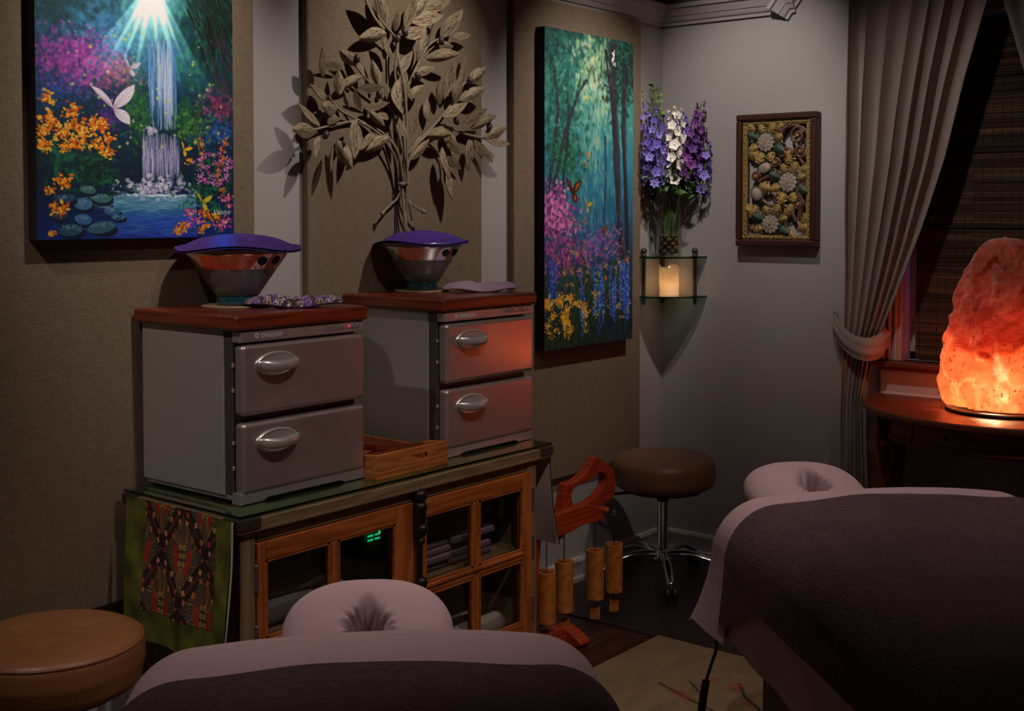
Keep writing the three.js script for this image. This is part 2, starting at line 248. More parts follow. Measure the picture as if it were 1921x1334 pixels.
const waterfallTex = canvasTex(1024, 1450, (c, w, h) => {
  c.setTransform(1.1034, 0, 0, 0.96, 0, 208.7); const W = 928, H = 1293;
  let g = c.createLinearGradient(0, 0, 0, H); [[0, '#0c3a3c'], [0.3, '#0d3f5c'], [0.55, '#0a3048'], [0.8, '#0a2038'], [1, '#0a2a78']].forEach((s) => g.addColorStop(...s)); c.fillStyle = g; c.fillRect(0, -330, W, H + 330);
  dabs(c, 900, 200, 260, 300, 300, ['#0d5a50', '#1d6f86', '#2a86a8', '#0a3b3a', '#3b92b5', '#114a38'], 6, 22, { k: 0.45, a: 0.5 });
  dabs(c, 900, 760, 320, 220, 360, ['#0b4a30', '#12603c', '#0a3a44', '#1b7a56', '#0d2c28', '#2b8d63'], 6, 22, { k: 0.45, a: 0.55 });
  dabs(c, 300, 470, 200, 220, 260, ['#3d93a8', '#62b4c0', '#2a7d8d', '#7fcfd0'], 8, 30, { k: 0.35, a: 0.28, ang: 1.5 });
  dabs(c, 350, 280, 330, 130, 90, ['#3f8fd6', '#6db4ea', '#2b6fc0', '#57a4da'], 4, 12, { k: 0.5, a: 0.6 });
  dabs(c, 500, 860, 200, 120, 300, ['#0a2020', '#102d24', '#06281c', '#0d3a33', '#173528'], 8, 30, { k: 0.25, a: 0.7, ang: 1.45 });
  dabs(c, 260, 60, 130, 140, 150, ['#08302e', '#0c473a', '#0a2c3a'], 10, 34, { k: 0.2, a: 0.6, ang: 1.3 });
  soften(c, 5);
  dabs(c, 700, 464, 640, 480, 420, ['#0f3d4a', '#1a5a70', '#123c30', '#1d6a58', '#2a4f8c', '#0c2a3a', '#265a9a', '#17506a'], 3, 12, { k: 0.4, a: 0.5 });
  dabs(c, 260, 250, 420, 240, 110, ['#3a7fd0', '#5aa0e0', '#2f66b8', '#6fb8d8'], 3, 9, { k: 0.5, a: 0.55 });
  // pink bush, red bush
  dabs(c, 1300, 165, 490, 150, 105, ['#c03cb2', '#8a2a9c', '#e06ad0', '#a8369e', '#5f2384', '#d45ac2'], 3, 10, { k: 0.6, a: 0.75 });
  dabs(c, 300, 350, 540, 90, 75, ['#b5476b', '#d8617c', '#8e3a62', '#e0876a'], 3, 9, { k: 0.6, a: 0.7 });
  dabs(c, 220, 330, 720, 60, 70, ['#6a2aa0', '#8c3cb8', '#43217a'], 3, 9, { k: 0.6, a: 0.7 });
  dabs(c, 420, 70, 630, 110, 70, ['#2b4ab0', '#3a62c8', '#1d3690', '#4f6ad0'], 3, 9, { a: 0.6 });
  dabs(c, 300, 855, 640, 85, 85, ['#a6285a', '#c83e70', '#7d1f4d', '#d85a84'], 3, 9, { k: 0.6, a: 0.75 });
  dabs(c, 260, 830, 775, 90, 70, ['#1f55b8', '#2f75d8', '#173f90', '#4a8ce0'], 3, 10, { k: 0.5, a: 0.7 });
  dabs(c, 500, 690, 740, 90, 80, ['#2f7a2c', '#5a9a30', '#1c5a28', '#89b040', '#0f3d24'], 3, 10, { k: 0.5, a: 0.75 });
  dabs(c, 500, 450, 690, 60, 130, ['#1d6a34', '#3c8a38', '#0f4a2c', '#6ea43c'], 3, 10, { k: 0.5, a: 0.7 });
  soften(c, 1.2);
  // rays
  c.save(); c.globalCompositeOperation = 'lighter';
  for (const [dx, k, a] of [[-330, 60, 0.2], [-230, 46, 0.34], [-140, 50, 0.3], [-40, 70, 0.34], [90, 60, 0.3], [170, 40, 0.26], [260, 46, 0.2]]) { const q = c.createLinearGradient(0, 130, 0, 620); q.addColorStop(0, `rgba(225,250,240,${Math.min(0.8, a * 2.4)})`); q.addColorStop(1, 'rgba(120,190,230,0)'); c.fillStyle = q; c.beginPath(); c.moveTo(505, 95); c.lineTo(540, 95); c.lineTo(525 + dx * 1.1 + k, 640); c.lineTo(525 + dx * 1.1 - k, 640); c.fill(); }
  g = c.createRadialGradient(525, 120, 12, 525, 120, 210); g.addColorStop(0, 'rgba(250,255,240,0.95)'); g.addColorStop(0.35, 'rgba(190,235,225,0.5)'); g.addColorStop(1, 'rgba(120,200,220,0)'); c.fillStyle = g; c.fillRect(0, 0, W, 470); c.restore(); soften(c, 3.5);
  // falls
  const fall = (x0, x1, y0, y1, cols, n) => { for (let i = 0; i < n; i++) { const x = rr(x0, x1), t = rnd(), a = y0 + (y1 - y0) * t * 0.6, b = a + (y1 - y0) * rr(0.2, 0.6); c.globalAlpha = rr(0.15, 0.5); c.strokeStyle = pick(cols); c.lineWidth = rr(1.5, 6); c.beginPath(); c.moveTo(x, a); c.bezierCurveTo(x + rr(-3, 3), a + 40, x + rr(-5, 5), b - 40, x + rr(-6, 6), Math.min(b, y1)); c.stroke(); } c.globalAlpha = 1; };
  fall(500, 635, 345, 775, ['#4d8fe0', '#7fb0ee', '#2f6cc4', '#b5ccf2', '#e6ecfa', '#3a7ad0'], 330);
  fall(545, 610, 345, 775, ['#dfe8fb', '#c3d4f4', '#ffffff', '#a5bcec'], 120);
  fall(465, 645, 790, 1040, ['#c9bdec', '#efe8fb', '#8f86c8', '#ffffff', '#5f5ca6', '#aaa0dc'], 420);
  dabs(c, 60, 510, 785, 26, 14, ['#d8d6ee', '#a5a4cc'], 4, 10, { a: 0.7 });
  // pool
  g = c.createLinearGradient(0, 1070, 0, H); g.addColorStop(0, '#6c9fc4'); g.addColorStop(0.35, '#2f7d96'); g.addColorStop(0.6, '#2450b8'); g.addColorStop(1, '#1c2f96'); c.fillStyle = g; c.fillRect(330, 1085, 400, 210);
  dabs(c, 260, 500, 1130, 210, 45, ['#8fc0dc', '#3d93a8', '#5f8fd0', '#a8d4e4'], 14, 50, { k: 0.07, a: 0.35, ang: 0 });
  dabs(c, 220, 500, 1240, 240, 50, ['#2e52c8', '#1b2f90', '#3f6ae0', '#2a7aa0'], 14, 60, { k: 0.07, a: 0.4, ang: 0 });
  dabs(c, 240, 540, 1055, 150, 35, ['#f4effc', '#c9c4e8', '#8d8cc0', '#5d5f9c', '#ffffff'], 4, 14, { k: 0.7, a: 0.6 });
  dabs(c, 40, 580, 1092, 110, 4, ['#ffffff', '#dcecf8'], 10, 26, { k: 0.12, a: 0.7, ang: 0 });
  // dark leaves, rocks
  dabs(c, 260, 190, 950, 170, 120, ['#0a3d2c', '#0e5238', '#07281f', '#176b48', '#0b2f3c'], 14, 40, { k: 0.25, a: 0.75 });
  for (const [x, y, a, b, col] of [[195, 1133, 46, 34, '#3c6f96'], [195, 1203, 42, 30, '#33689a'], [275, 1240, 70, 34, '#2f5f70'], [275, 1108, 50, 26, '#3a6e74'], [325, 1168, 40, 22, '#2c5a86'], [140, 1250, 56, 34, '#274f6c'], [215, 1070, 40, 22, '#3b6a62'], [120, 1110, 46, 26, '#21455c'], [90, 1180, 46, 30, '#1d3c58'], [350, 1195, 36, 18, '#264c78']]) {
    c.fillStyle = '#0b1c30'; c.beginPath(); c.ellipse(x + 4, y + 9, a, b, 0.1, 0, 6.283); c.fill(); c.fillStyle = col; c.beginPath(); c.ellipse(x, y, a * 0.92, b * 0.8, rr(-0.2, 0.2), 0, 6.283); c.fill(); dabs(c, 18, x - 4, y - b * 0.3, a * 0.6, b * 0.3, ['#6ba3b5', '#4c86a8', '#84b09a'], 4, 12, { k: 0.35, a: 0.4 });
  }
  // orange flowers left
  const OR = ['#ff9a12', '#ffb52a', '#f27c08', '#ffcf4a', '#e8640a', '#c9500a'];
  for (const [x, y, r] of [[45, 673, 36], [60, 768, 48], [145, 723, 46], [165, 858, 48], [255, 768, 46], [270, 863, 42], [310, 833, 34], [310, 903, 32], [35, 878, 44], [105, 818, 40], [195, 808, 38], [120, 880, 30], [105, 1033, 42], [90, 1153, 42], [60, 1263, 20], [50, 1075, 22], [150, 780, 34], [20, 820, 34], [285, 775, 30]]) flower(c, x, y, r, OR, ['#8a2f06', '#ffdf70'], 46);
  // right flowers
  const PK = ['#e05ac8', '#f08ade', '#c43aa8', '#f7b0ea', '#a42a8e', '#ff9ce0'];
  dabs(c, 160, 810, 1060, 130, 150, ['#0e4a2e', '#146238', '#09301f', '#1d7a4a'], 10, 26, { k: 0.3, a: 0.7 });
  for (let i = 0; i < 60; i++) { const x = rr(715, 915), y = rr(870, 1040); if (Math.hypot((x - 815) / 110, (y - 950) / 95) < 1) flower(c, x, y, rr(13, 22), PK, null, 9); }
  for (const [x, y, r] of [[705, 1178, 38], [890, 1098, 36], [885, 1218, 36], [740, 1215, 26], [690, 1230, 26], [850, 1240, 30], [905, 1140, 22]]) flower(c, x, y, r, ['#d83a86', '#f06aa8', '#a82468', '#ff8cc0'], ['#ffd070'], 24);
  for (const [x, y, r] of [[780, 1178, 36], [835, 1203, 32], [650, 1243, 34], [775, 1238, 30], [695, 925, 22], [867, 1062, 18], [640, 1268, 24], [755, 1260, 22]]) flower(c, x, y, r, OR, ['#8a2f06'], 30);
  for (const [x, y] of [[885, 830], [865, 890], [760, 870], [850, 960]]) dabs(c, 22, x, y, 12, 52, ['#e8763a', '#f59a52', '#c4541f'], 4, 10, { k: 0.45 });
  // dark tree upper right
  dabs(c, 260, 850, 190, 90, 200, ['#06140f', '#0a241c', '#0b2f28', '#04100c'], 10, 44, { k: 0.16, a: 0.75, ang: 1.25 });
  dabs(c, 160, 810, 110, 110, 90, ['#062018', '#0a3324', '#0e4630'], 8, 34, { k: 0.16, a: 0.7, ang: 1.2 });
  dabs(c, 110, 870, 420, 60, 140, ['#3a2436', '#20202c', '#4a2f44'], 8, 34, { k: 0.14, a: 0.6, ang: 1.2 });
  for (let i = 0; i < 70; i++) { const x = rr(90, 880), y = rr(300, 900), s = rr(1.5, 5); c.globalAlpha = 0.8; c.fillStyle = pick(['#ffe96a', '#d8f06a', '#fff6b0']); c.beginPath(); c.arc(x, y, s, 0, 6.3); c.fill(); c.globalAlpha = 0.25; c.beginPath(); c.arc(x, y, s * 2.4, 0, 6.3); c.fill(); } c.globalAlpha = 1;
  butterfly(c, 335, 695, 92, -0.08, '#f4ecf6', '#b9a8c0'); butterfly(c, 410, 505, 38, 0.25, '#e6e2f0', '#8c86a0'); butterfly(c, 668, 870, 30, 0.5, '#ffcf2e', '#b87a10'); butterfly(c, 760, 1125, 40, 0.2, '#e8d82e', '#6a7a10');
  c.fillStyle = '#f2efe6'; c.font = 'italic 32px serif'; c.fillText('Vesna', 815, 1180);
});
const forestTex = canvasTex(768, 1536, (c, w, h) => {
  c.scale(1.5, 1.5); const W = 512, H = 1024;
  let g = c.createLinearGradient(0, 0, 0, H); [[0, '#1d5a52'], [0.2, '#3f9a8c'], [0.42, '#2f86a0'], [0.6, '#225f88'], [0.8, '#1a3550'], [1, '#122030']].forEach((s) => g.addColorStop(...s)); c.fillStyle = g; c.fillRect(0, 0, W, H);
  dabs(c, 700, 250, 210, 160, 240, ['#8fd0a8', '#b8dca0', '#5fb8a4', '#d8e8b4', '#79c4b8', '#9ad4c4'], 6, 20, { k: 0.35, a: 0.45, ang: 1.5 });
  dabs(c, 200, 275, 110, 90, 110, ['#e2e8a0', '#cfd87a', '#f0f2d0', '#e8e0b8'], 5, 16, { k: 0.5, a: 0.55 });
  dabs(c, 500, 270, 480, 170, 200, ['#3d9ab8', '#62b8cc', '#2b7ca8', '#4da4b0', '#7cc8d0'], 5, 26, { k: 0.16, a: 0.4, ang: 1.55 });
  dabs(c, 600, 90, 200, 120, 230, ['#0c3a34', '#12564a', '#0a2a2c', '#1b7260', '#0f4c60', '#2a8a78'], 5, 18, { k: 0.45, a: 0.6 });
  dabs(c, 340, 110, 400, 110, 90, ['#0f4a34', '#0a3328', '#1b6a48', '#2a8a60'], 4, 13, { k: 0.5, a: 0.65 });
  dabs(c, 420, 430, 110, 110, 120, ['#081c18', '#0c2c24', '#0a1f22', '#144a38'], 4, 15, { k: 0.4, a: 0.75 });
  soften(c, 4);
  const trunk = (pts, wd, col) => { c.lineCap = 'round'; for (let k = 0; k < 16; k++) { c.strokeStyle = pick(col); c.globalAlpha = 0.3; c.lineWidth = wd * rr(0.15, 0.7); c.beginPath(); pts.forEach((p, i) => { const x = p[0] + rr(-wd, wd) * 0.55; i ? c.lineTo(x, p[1]) : c.moveTo(x, p[1]); }); c.stroke(); } c.globalAlpha = 1; };
  const TK = ['#141a22', '#241f2a', '#332a38', '#0c1014', '#463a48'];
  trunk([[385, 20], [395, 200], [410, 400], [425, 620], [440, 760]], 34, TK); trunk([[460, 90], [455, 300], [470, 560], [480, 760]], 22, TK); trunk([[340, 40], [370, 180], [395, 330]], 12, TK);
  trunk([[30, 640], [60, 470], [110, 330], [180, 200], [230, 150]], 15, TK); trunk([[95, 620], [100, 470], [130, 320], [120, 200]], 11, TK); trunk([[10, 560], [40, 430], [70, 250], [50, 120]], 14, TK); trunk([[330, 640], [345, 480], [340, 330]], 10, ['#1c3a50', '#27506a']);
  soften(c, 2.2);
  dabs(c, 420, 90, 170, 120, 150, ['#0f4a3c', '#1b6a52', '#2f9478', '#0c3a34', '#57b098'], 3, 9, { k: 0.5, a: 0.5 }); dabs(c, 300, 430, 90, 90, 90, ['#0a241e', '#12402f', '#1d5a44', '#06140f'], 3, 10, { k: 0.45, a: 0.7 }); dabs(c, 160, 80, 430, 70, 60, ['#0f4a34', '#1b6a48', '#2a8a60', '#3f9a6c'], 3, 8, { k: 0.5, a: 0.55 }); dabs(c, 220, 275, 260, 70, 190, ['#cfe8c0', '#a8dcc4', '#e8f0c8', '#8fd0c0'], 4, 16, { k: 0.25, a: 0.3, ang: 1.5 });
  dabs(c, 200, 60, 560, 70, 80, ['#14384c', '#1d4a60', '#10303f'], 6, 22, { k: 0.2, a: 0.5, ang: 1.5 });
  dabs(c, 240, 300, 620, 100, 110, ['#2f9ab0', '#1f6a88', '#48b4c0'], 6, 24, { k: 0.18, a: 0.35, ang: 1.5 });
  dabs(c, 600, 55, 590, 85, 70, ['#c85aa8', '#e07ac0', '#8f3a86', '#f09ad4', '#6a2a72'], 4, 10, { k: 0.7, a: 0.8 });
  dabs(c, 500, 90, 730, 120, 70, ['#9a3a90', '#c84a8c', '#5a2470', '#b85ab0'], 3, 9, { k: 0.6, a: 0.7 });
  dabs(c, 400, 330, 690, 120, 60, ['#7a4aa8', '#9a62c0', '#4a2f7c', '#b878c8'], 3, 9, { k: 0.6, a: 0.65 });
  dabs(c, 700, 250, 830, 270, 70, ['#1d3a26', '#2c5a2c', '#142820', '#3f7a34', '#4a6a2c'], 4, 15, { k: 0.25, a: 0.6, ang: 1.5 });
  dabs(c, 800, 250, 950, 270, 90, ['#142a18', '#1f4a24', '#0c1c14', '#2f6a30', '#27402c'], 6, 26, { k: 0.16, a: 0.7, ang: 1.5 });
  for (let i = 0; i < 42; i++) { const x = rr(110, 240), y = rr(600, 800); flower(c, x, y, rr(7, 12), ['#f05048', '#ff7a62', '#d83a3a', '#ff9474'], null, 9); }
  for (let i = 0; i < 16; i++) flower(c, rr(300, 490), rr(660, 790), rr(6, 11), ['#f0603c', '#ff8a4a', '#d8483a'], null, 9);
  for (let i = 0; i < 70; i++) { const x = rr(20, 490), y = rr(700, 890); flower(c, x, y, rr(7, 13), pick([['#ffb52a', '#ff8c1a', '#ffd45a'], ['#ff7a3a', '#f0583a'], ['#f2d83a', '#ffe870', '#d8b020'], ['#c84aa0', '#e878c0']]), null, 11); }
  for (let i = 0; i < 20; i++) { const x = rr(150, 500), y = rr(750, 850); for (let k = 0; k < 26; k++) dabs(c, 2, x + rr(-3, 3), y + k * 6.4, 5 + k * 0.12, 4, ['#2a5ae0', '#4a82f8', '#1f40b8', '#6aa0ff'], 3, 6, { k: 0.6, a: 0.9 }); }
  for (const x of [30, 42, 60]) for (let k = 0; k < 20; k++) dabs(c, 2, x, 740 + k * 7, 6, 4, ['#2a5ae0', '#4a82f8', '#1f40b8'], 3, 6, { k: 0.6, a: 0.9 });
  for (let i = 0; i < 46; i++) { const x = rr(5, 235), y = rr(855, 985); flower(c, x, y, rr(14, 22), ['#ffc62a', '#ffb01a', '#ffe060', '#f09a0c'], ['#c8600a', '#e07a10'], 18); }
  for (let i = 0; i < 14; i++) flower(c, rr(280, 500), rr(850, 930), rr(8, 14), ['#ffd23a', '#f5a81a'], ['#c8600a'], 12);
  dabs(c, 260, 380, 985, 130, 45, ['#0c1c3a', '#0e2a2a', '#142f5a', '#0a1420', '#1f4a2c'], 5, 22, { k: 0.18, a: 0.75, ang: 1.5 });
  dabs(c, 160, 150, 1005, 150, 25, ['#16301c', '#1f4a24', '#0c1c14'], 5, 20, { k: 0.2, a: 0.7, ang: 1.5 });
  butterfly(c, 150, 520, 36, 0.1, '#f07a18', '#3a1606', true); butterfly(c, 232, 398, 15, 0.2, '#f0b83a', '#6a4008'); butterfly(c, 232, 565, 22, 0.4, '#f2c83a', '#8a6008'); butterfly(c, 330, 650, 18, 0.1, '#f09a2a', '#5a2c06', true); butterfly(c, 228, 430, 11, 0, '#e8a83a', '#6a4008');
  dabs(c, 14, 388, 62, 8, 26, ['#fff6f0', '#f0eaf0'], 4, 9, { a: 0.9 });
  c.fillStyle = '#e8d070'; c.font = 'italic 14px serif'; c.fillText('Vesna', 425, 948);
});
const paintBump = dataTex(256, 256, (u, v) => 255 * (0.6 * tf(u, v, 24, 40, 3, 91) + 0.4 * tf(u, v, 128, 128, 1, 92)), false, 3, 4);
function painting(label, w, h, tex, p) {
  const o = thing('painting', label, 'painting', p, 0, 'canvas paintings on the back wall');
  part(o, 'canvas_edge', rbox(w, h, 0.04, 0.002, 0, h / 2, 0), M([0.012, 0.011, 0.011], 0.7), 'black wrapped canvas edge');
  part(o, 'picture', new THREE.PlaneGeometry(w - 0.002, h - 0.002).translate(0, h / 2, 0.0206), M('#ffffff', 0.55, { map: tex, bumpMap: paintBump, bumpScale: 0.0004 }));
}
painting('painting of a waterfall with white butterflies and orange flowers', 0.6, 0.85, waterfallTex, [-2.683, 1.403, 0.052]);
painting('tall narrow painting of a sunlit forest path with wildflowers', 0.6, 1.216, forestTex, [-0.64, 0.951, 0.052]);

// ---------- metal olive branch ----------
const LEAVES=[[-1.77,2.046,-1.884,2.019],[-1.778,2.054,-1.887,2.141],[-1.77,2.064,-1.814,2.157],[-1.723,2.057,-1.727,2.121],[-1.694,2.066,-1.68,2.175],[-1.668,2.102,-1.597,2.18],[-1.615,2.142,-1.489,2.183],[-1.668,2.099,-1.535,2.128],[-1.694,2.043,-1.606,2.083],[-1.503,2.061,-1.442,2.158],[-1.456,2.069,-1.375,2.084],[-1.526,2.04,-1.442,2.04],[-1.598,1.981,-1.48,2.005],[-1.567,2.026,-1.544,2.102],[-1.629,1.966,-1.615,2.063],[-1.642,1.928,-1.567,1.953],[-1.72,1.916,-1.668,1.992],[-1.745,1.966,-1.799,2.025],[-1.804,1.873,-1.824,1.95],[-1.852,1.887,-1.908,1.962],[-1.9,1.929,-1.977,1.966],[-2.035,1.883,-2.067,1.965],[-1.955,1.918,-2.034,1.922],[-1.982,1.831,-1.978,1.904],[-1.967,1.855,-1.892,1.898],[-1.916,1.853,-1.828,1.866],[-2.016,1.823,-2.105,1.852],[-1.932,1.795,-1.951,1.845],[-1.885,1.792,-1.924,1.847],[-1.975,1.792,-2.069,1.791],[-1.963,1.759,-2.039,1.771],[-1.861,1.8,-1.783,1.822],[-1.816,1.797,-1.746,1.778],[-1.788,1.746,-1.845,1.789],[-2.065,1.731,-2.138,1.792],[-2.077,1.719,-2.184,1.715],[-2.055,1.704,-2.099,1.635],[-2.002,1.678,-2.033,1.601],[-1.987,1.696,-1.957,1.609],[-1.909,1.762,-1.971,1.696],[-1.905,1.745,-1.933,1.647],[-1.821,1.718,-1.894,1.671],[-1.75,1.716,-1.854,1.67],[-1.737,1.778,-1.712,1.714],[-1.72,1.904,-1.725,1.803],[-1.694,1.912,-1.669,1.842],[-1.661,1.711,-1.652,1.789],[-1.594,1.729,-1.49,1.737],[-1.661,1.645,-1.586,1.708],[-1.517,1.792,-1.433,1.844],[-1.563,1.777,-1.563,1.85],[-1.508,1.835,-1.526,1.933],[-1.485,1.868,-1.484,1.979],[-1.443,1.846,-1.447,1.933],[-1.414,1.886,-1.428,1.997],[-1.39,1.938,-1.385,2.02],[-1.376,1.92,-1.307,1.974],[-1.405,1.858,-1.312,1.906],[-1.414,1.766,-1.317,1.829],[-1.357,1.763,-1.267,1.81],[-1.297,1.734,-1.196,1.772],[-1.287,1.731,-1.186,1.717],[-1.49,1.756,-1.424,1.681],[-1.518,1.693,-1.513,1.594],[-1.471,1.664,-1.405,1.625],[-1.481,1.632,-1.481,1.526],[-1.371,1.727,-1.371,1.629],[-1.332,1.726,-1.267,1.652],[-1.342,1.726,-1.337,1.662],[-1.673,1.848,-1.607,1.889],[-1.779,1.887,-1.754,1.824],[-1.754,1.872,-1.737,1.79],[-1.686,1.829,-1.694,1.912],[-1.802,2.077,-1.835,2.137],[-1.65,2.113,-1.624,2.189]];
const TWIGS=[[[-1.696,1.566],[-1.73,1.654],[-1.804,1.728],[-1.877,1.758],[-1.932,1.752],[-2.084,1.719]],[[-1.692,1.566],[-1.721,1.672],[-1.755,1.718],[-1.893,1.769],[-1.971,1.792],[-2.024,1.828]],[[-1.69,1.566],[-1.695,1.685],[-1.737,1.802],[-1.804,1.856],[-1.9,1.917],[-1.931,1.954]],[[-1.687,1.566],[-1.686,1.746],[-1.728,1.921],[-1.736,2.026],[-1.786,2.062],[-1.827,2.109]],[[-1.685,1.566],[-1.68,1.746],[-1.669,1.854],[-1.633,1.941],[-1.553,2.034],[-1.461,2.072]],[[-1.683,1.566],[-1.67,1.656],[-1.599,1.726],[-1.508,1.792],[-1.424,1.86],[-1.356,1.935]],[[-1.684,1.566],[-1.661,1.669],[-1.572,1.739],[-1.48,1.763],[-1.366,1.744],[-1.267,1.732]],[[-1.687,1.566],[-1.701,1.864],[-1.72,1.981],[-1.702,2.054],[-1.668,2.105],[-1.597,2.174]],[[-1.656,1.669],[-1.599,1.72],[-1.536,1.698],[-1.481,1.657],[-1.476,1.62]],[[-1.687,1.566],[-1.705,1.518],[-1.739,1.494],[-1.785,1.47]],[[-1.679,1.566],[-1.67,1.524],[-1.644,1.494],[-1.609,1.476]],[[-1.692,1.566],[-1.694,1.494],[-1.694,1.422]],[[-1.683,1.566],[-1.686,1.494],[-1.684,1.422]],[[-1.683,1.56],[-1.672,1.506],[-1.644,1.446]],[[-1.687,1.56],[-1.681,1.5],[-1.674,1.439]]];
const OLIVES=[[-1.736,2.032],[-1.702,2.054],[-1.725,1.809],[-1.82,1.846],[-1.915,1.95],[-2.047,1.707],[-1.526,2.046],[-1.642,1.919],[-1.38,1.926],[-1.452,1.783],[-1.277,1.774]];

{
  const o = thing('olive_branch_sculpture', 'bronze metal olive branch wall sculpture between the two paintings', 'wall sculpture', [-1.687, 1.45, 0.032]);
  const leafCol = dataTex(256, 128, (u, v) => { const rib = Math.abs(v - 0.5) < 0.05 ? 0.75 : 1, k = (0.7 + 0.45 * tf(u, v, 8, 16, 3, 301)) * rib, rust = sst(0.62, 0.75, tf(u, v, 10, 10, 3, 305)); return [lerp(178, 118, rust) * k, lerp(160, 84, rust) * k, lerp(128, 70, rust) * k]; });
  const leafM = M('#ffffff', 0.55, { map: leafCol, metalness: 0.25, bumpMap: fineBump, bumpScale: 0.0008 });
  const twigM = M([0.36, 0.29, 0.2], 0.55, { metalness: 0.3, bumpMap: fineBump, bumpScale: 0.0008 });
  const oliveM = M([0.07, 0.05, 0.06], 0.4, { metalness: 0.3 });
  const leafGeo = (cup, fat) => { // leaf along +x of length 1
    const top = (s) => grid(12, 6, (u, v) => { const wd = 0.18 * fat * Math.pow(Math.sin(Math.PI * Math.pow(u, 0.85)), 0.9), q = v * 2 - 1; return V(u, q * wd, s * 0.012 + 0.06 * cup * Math.sin(u * Math.PI) - Math.abs(q) * wd * 0.45 * cup + 0.02 * Math.cos(q * 3) * Math.sin(u * 3.1)); });
    const a = top(1).toNonIndexed(), b = top(-1).toNonIndexed(); const p = b.attributes.position.array, n = b.attributes.normal.array; for (let i = 0; i < p.length; i += 9) for (let k = 0; k < 3; k++) { const t = p[i + 3 + k]; p[i + 3 + k] = p[i + 6 + k]; p[i + 6 + k] = t; } for (let i = 0; i < n.length; i++) n[i] *= -1;
    return merge([a, b]);
  };
  const LG = [leafGeo(1, 1), leafGeo(-0.6, 0.9), leafGeo(1.2, 1.15)];
  LEAVES.forEach(([x0, y0, x1, y1], i) => {
    const m = part(o, 'leaf', LG[i % 3], leafM), L = Math.hypot(x1 - x0, y1 - y0) * 1.12, z0 = rr(0.028, 0.05), tilt = rr(-0.12, 0.38);
    m.position.set(x0 + 1.687, y0 - 1.45, z0); m.rotation.order = 'ZYX'; m.rotation.z = Math.atan2(y1 - y0, x1 - x0); m.rotation.y = -tilt; m.rotation.x = rr(-0.7, 0.7); m.scale.set(L, L * rr(0.9, 1.15), L);
  });
  TWIGS.forEach((t, i) => { const n = t.length, z = 0.022 + (i % 4) * 0.007; part(o, 'twig', tube(t.map((p, k) => V(p[0] + 1.687, p[1] - 1.45, z + 0.012 * Math.sin(k * 1.3 + i))), i < 9 ? 0.0042 : 0.0036, 40, 6), twigM); });
  OLIVES.forEach((p) => part(o, 'olive', sph(0.012, 0, 0, 0, 12).scale(0.85, 1.25, 0.9).rotateZ(rr(-0.6, 0.6)).translate(p[0] + 1.687, p[1] - 1.45, 0.055), oliveM));
  part(o, 'binding', lathe([[0.017, -0.006], [0.02, -0.003], [0.02, 0.003], [0.017, 0.006]], 16).scale(1, 1, 0.9).translate(0, 0.116, 0.03), twigM);
  for (const i of [9, 10]) { const e = TWIGS[i][3]; part(o, 'knot', sph(0.0085, e[0] + 1.687, e[1] - 1.45, 0.022 + (i % 4) * 0.007 + 0.012 * Math.sin(3.9 + i), 8).scale(1, 1, 1), twigM); }
}

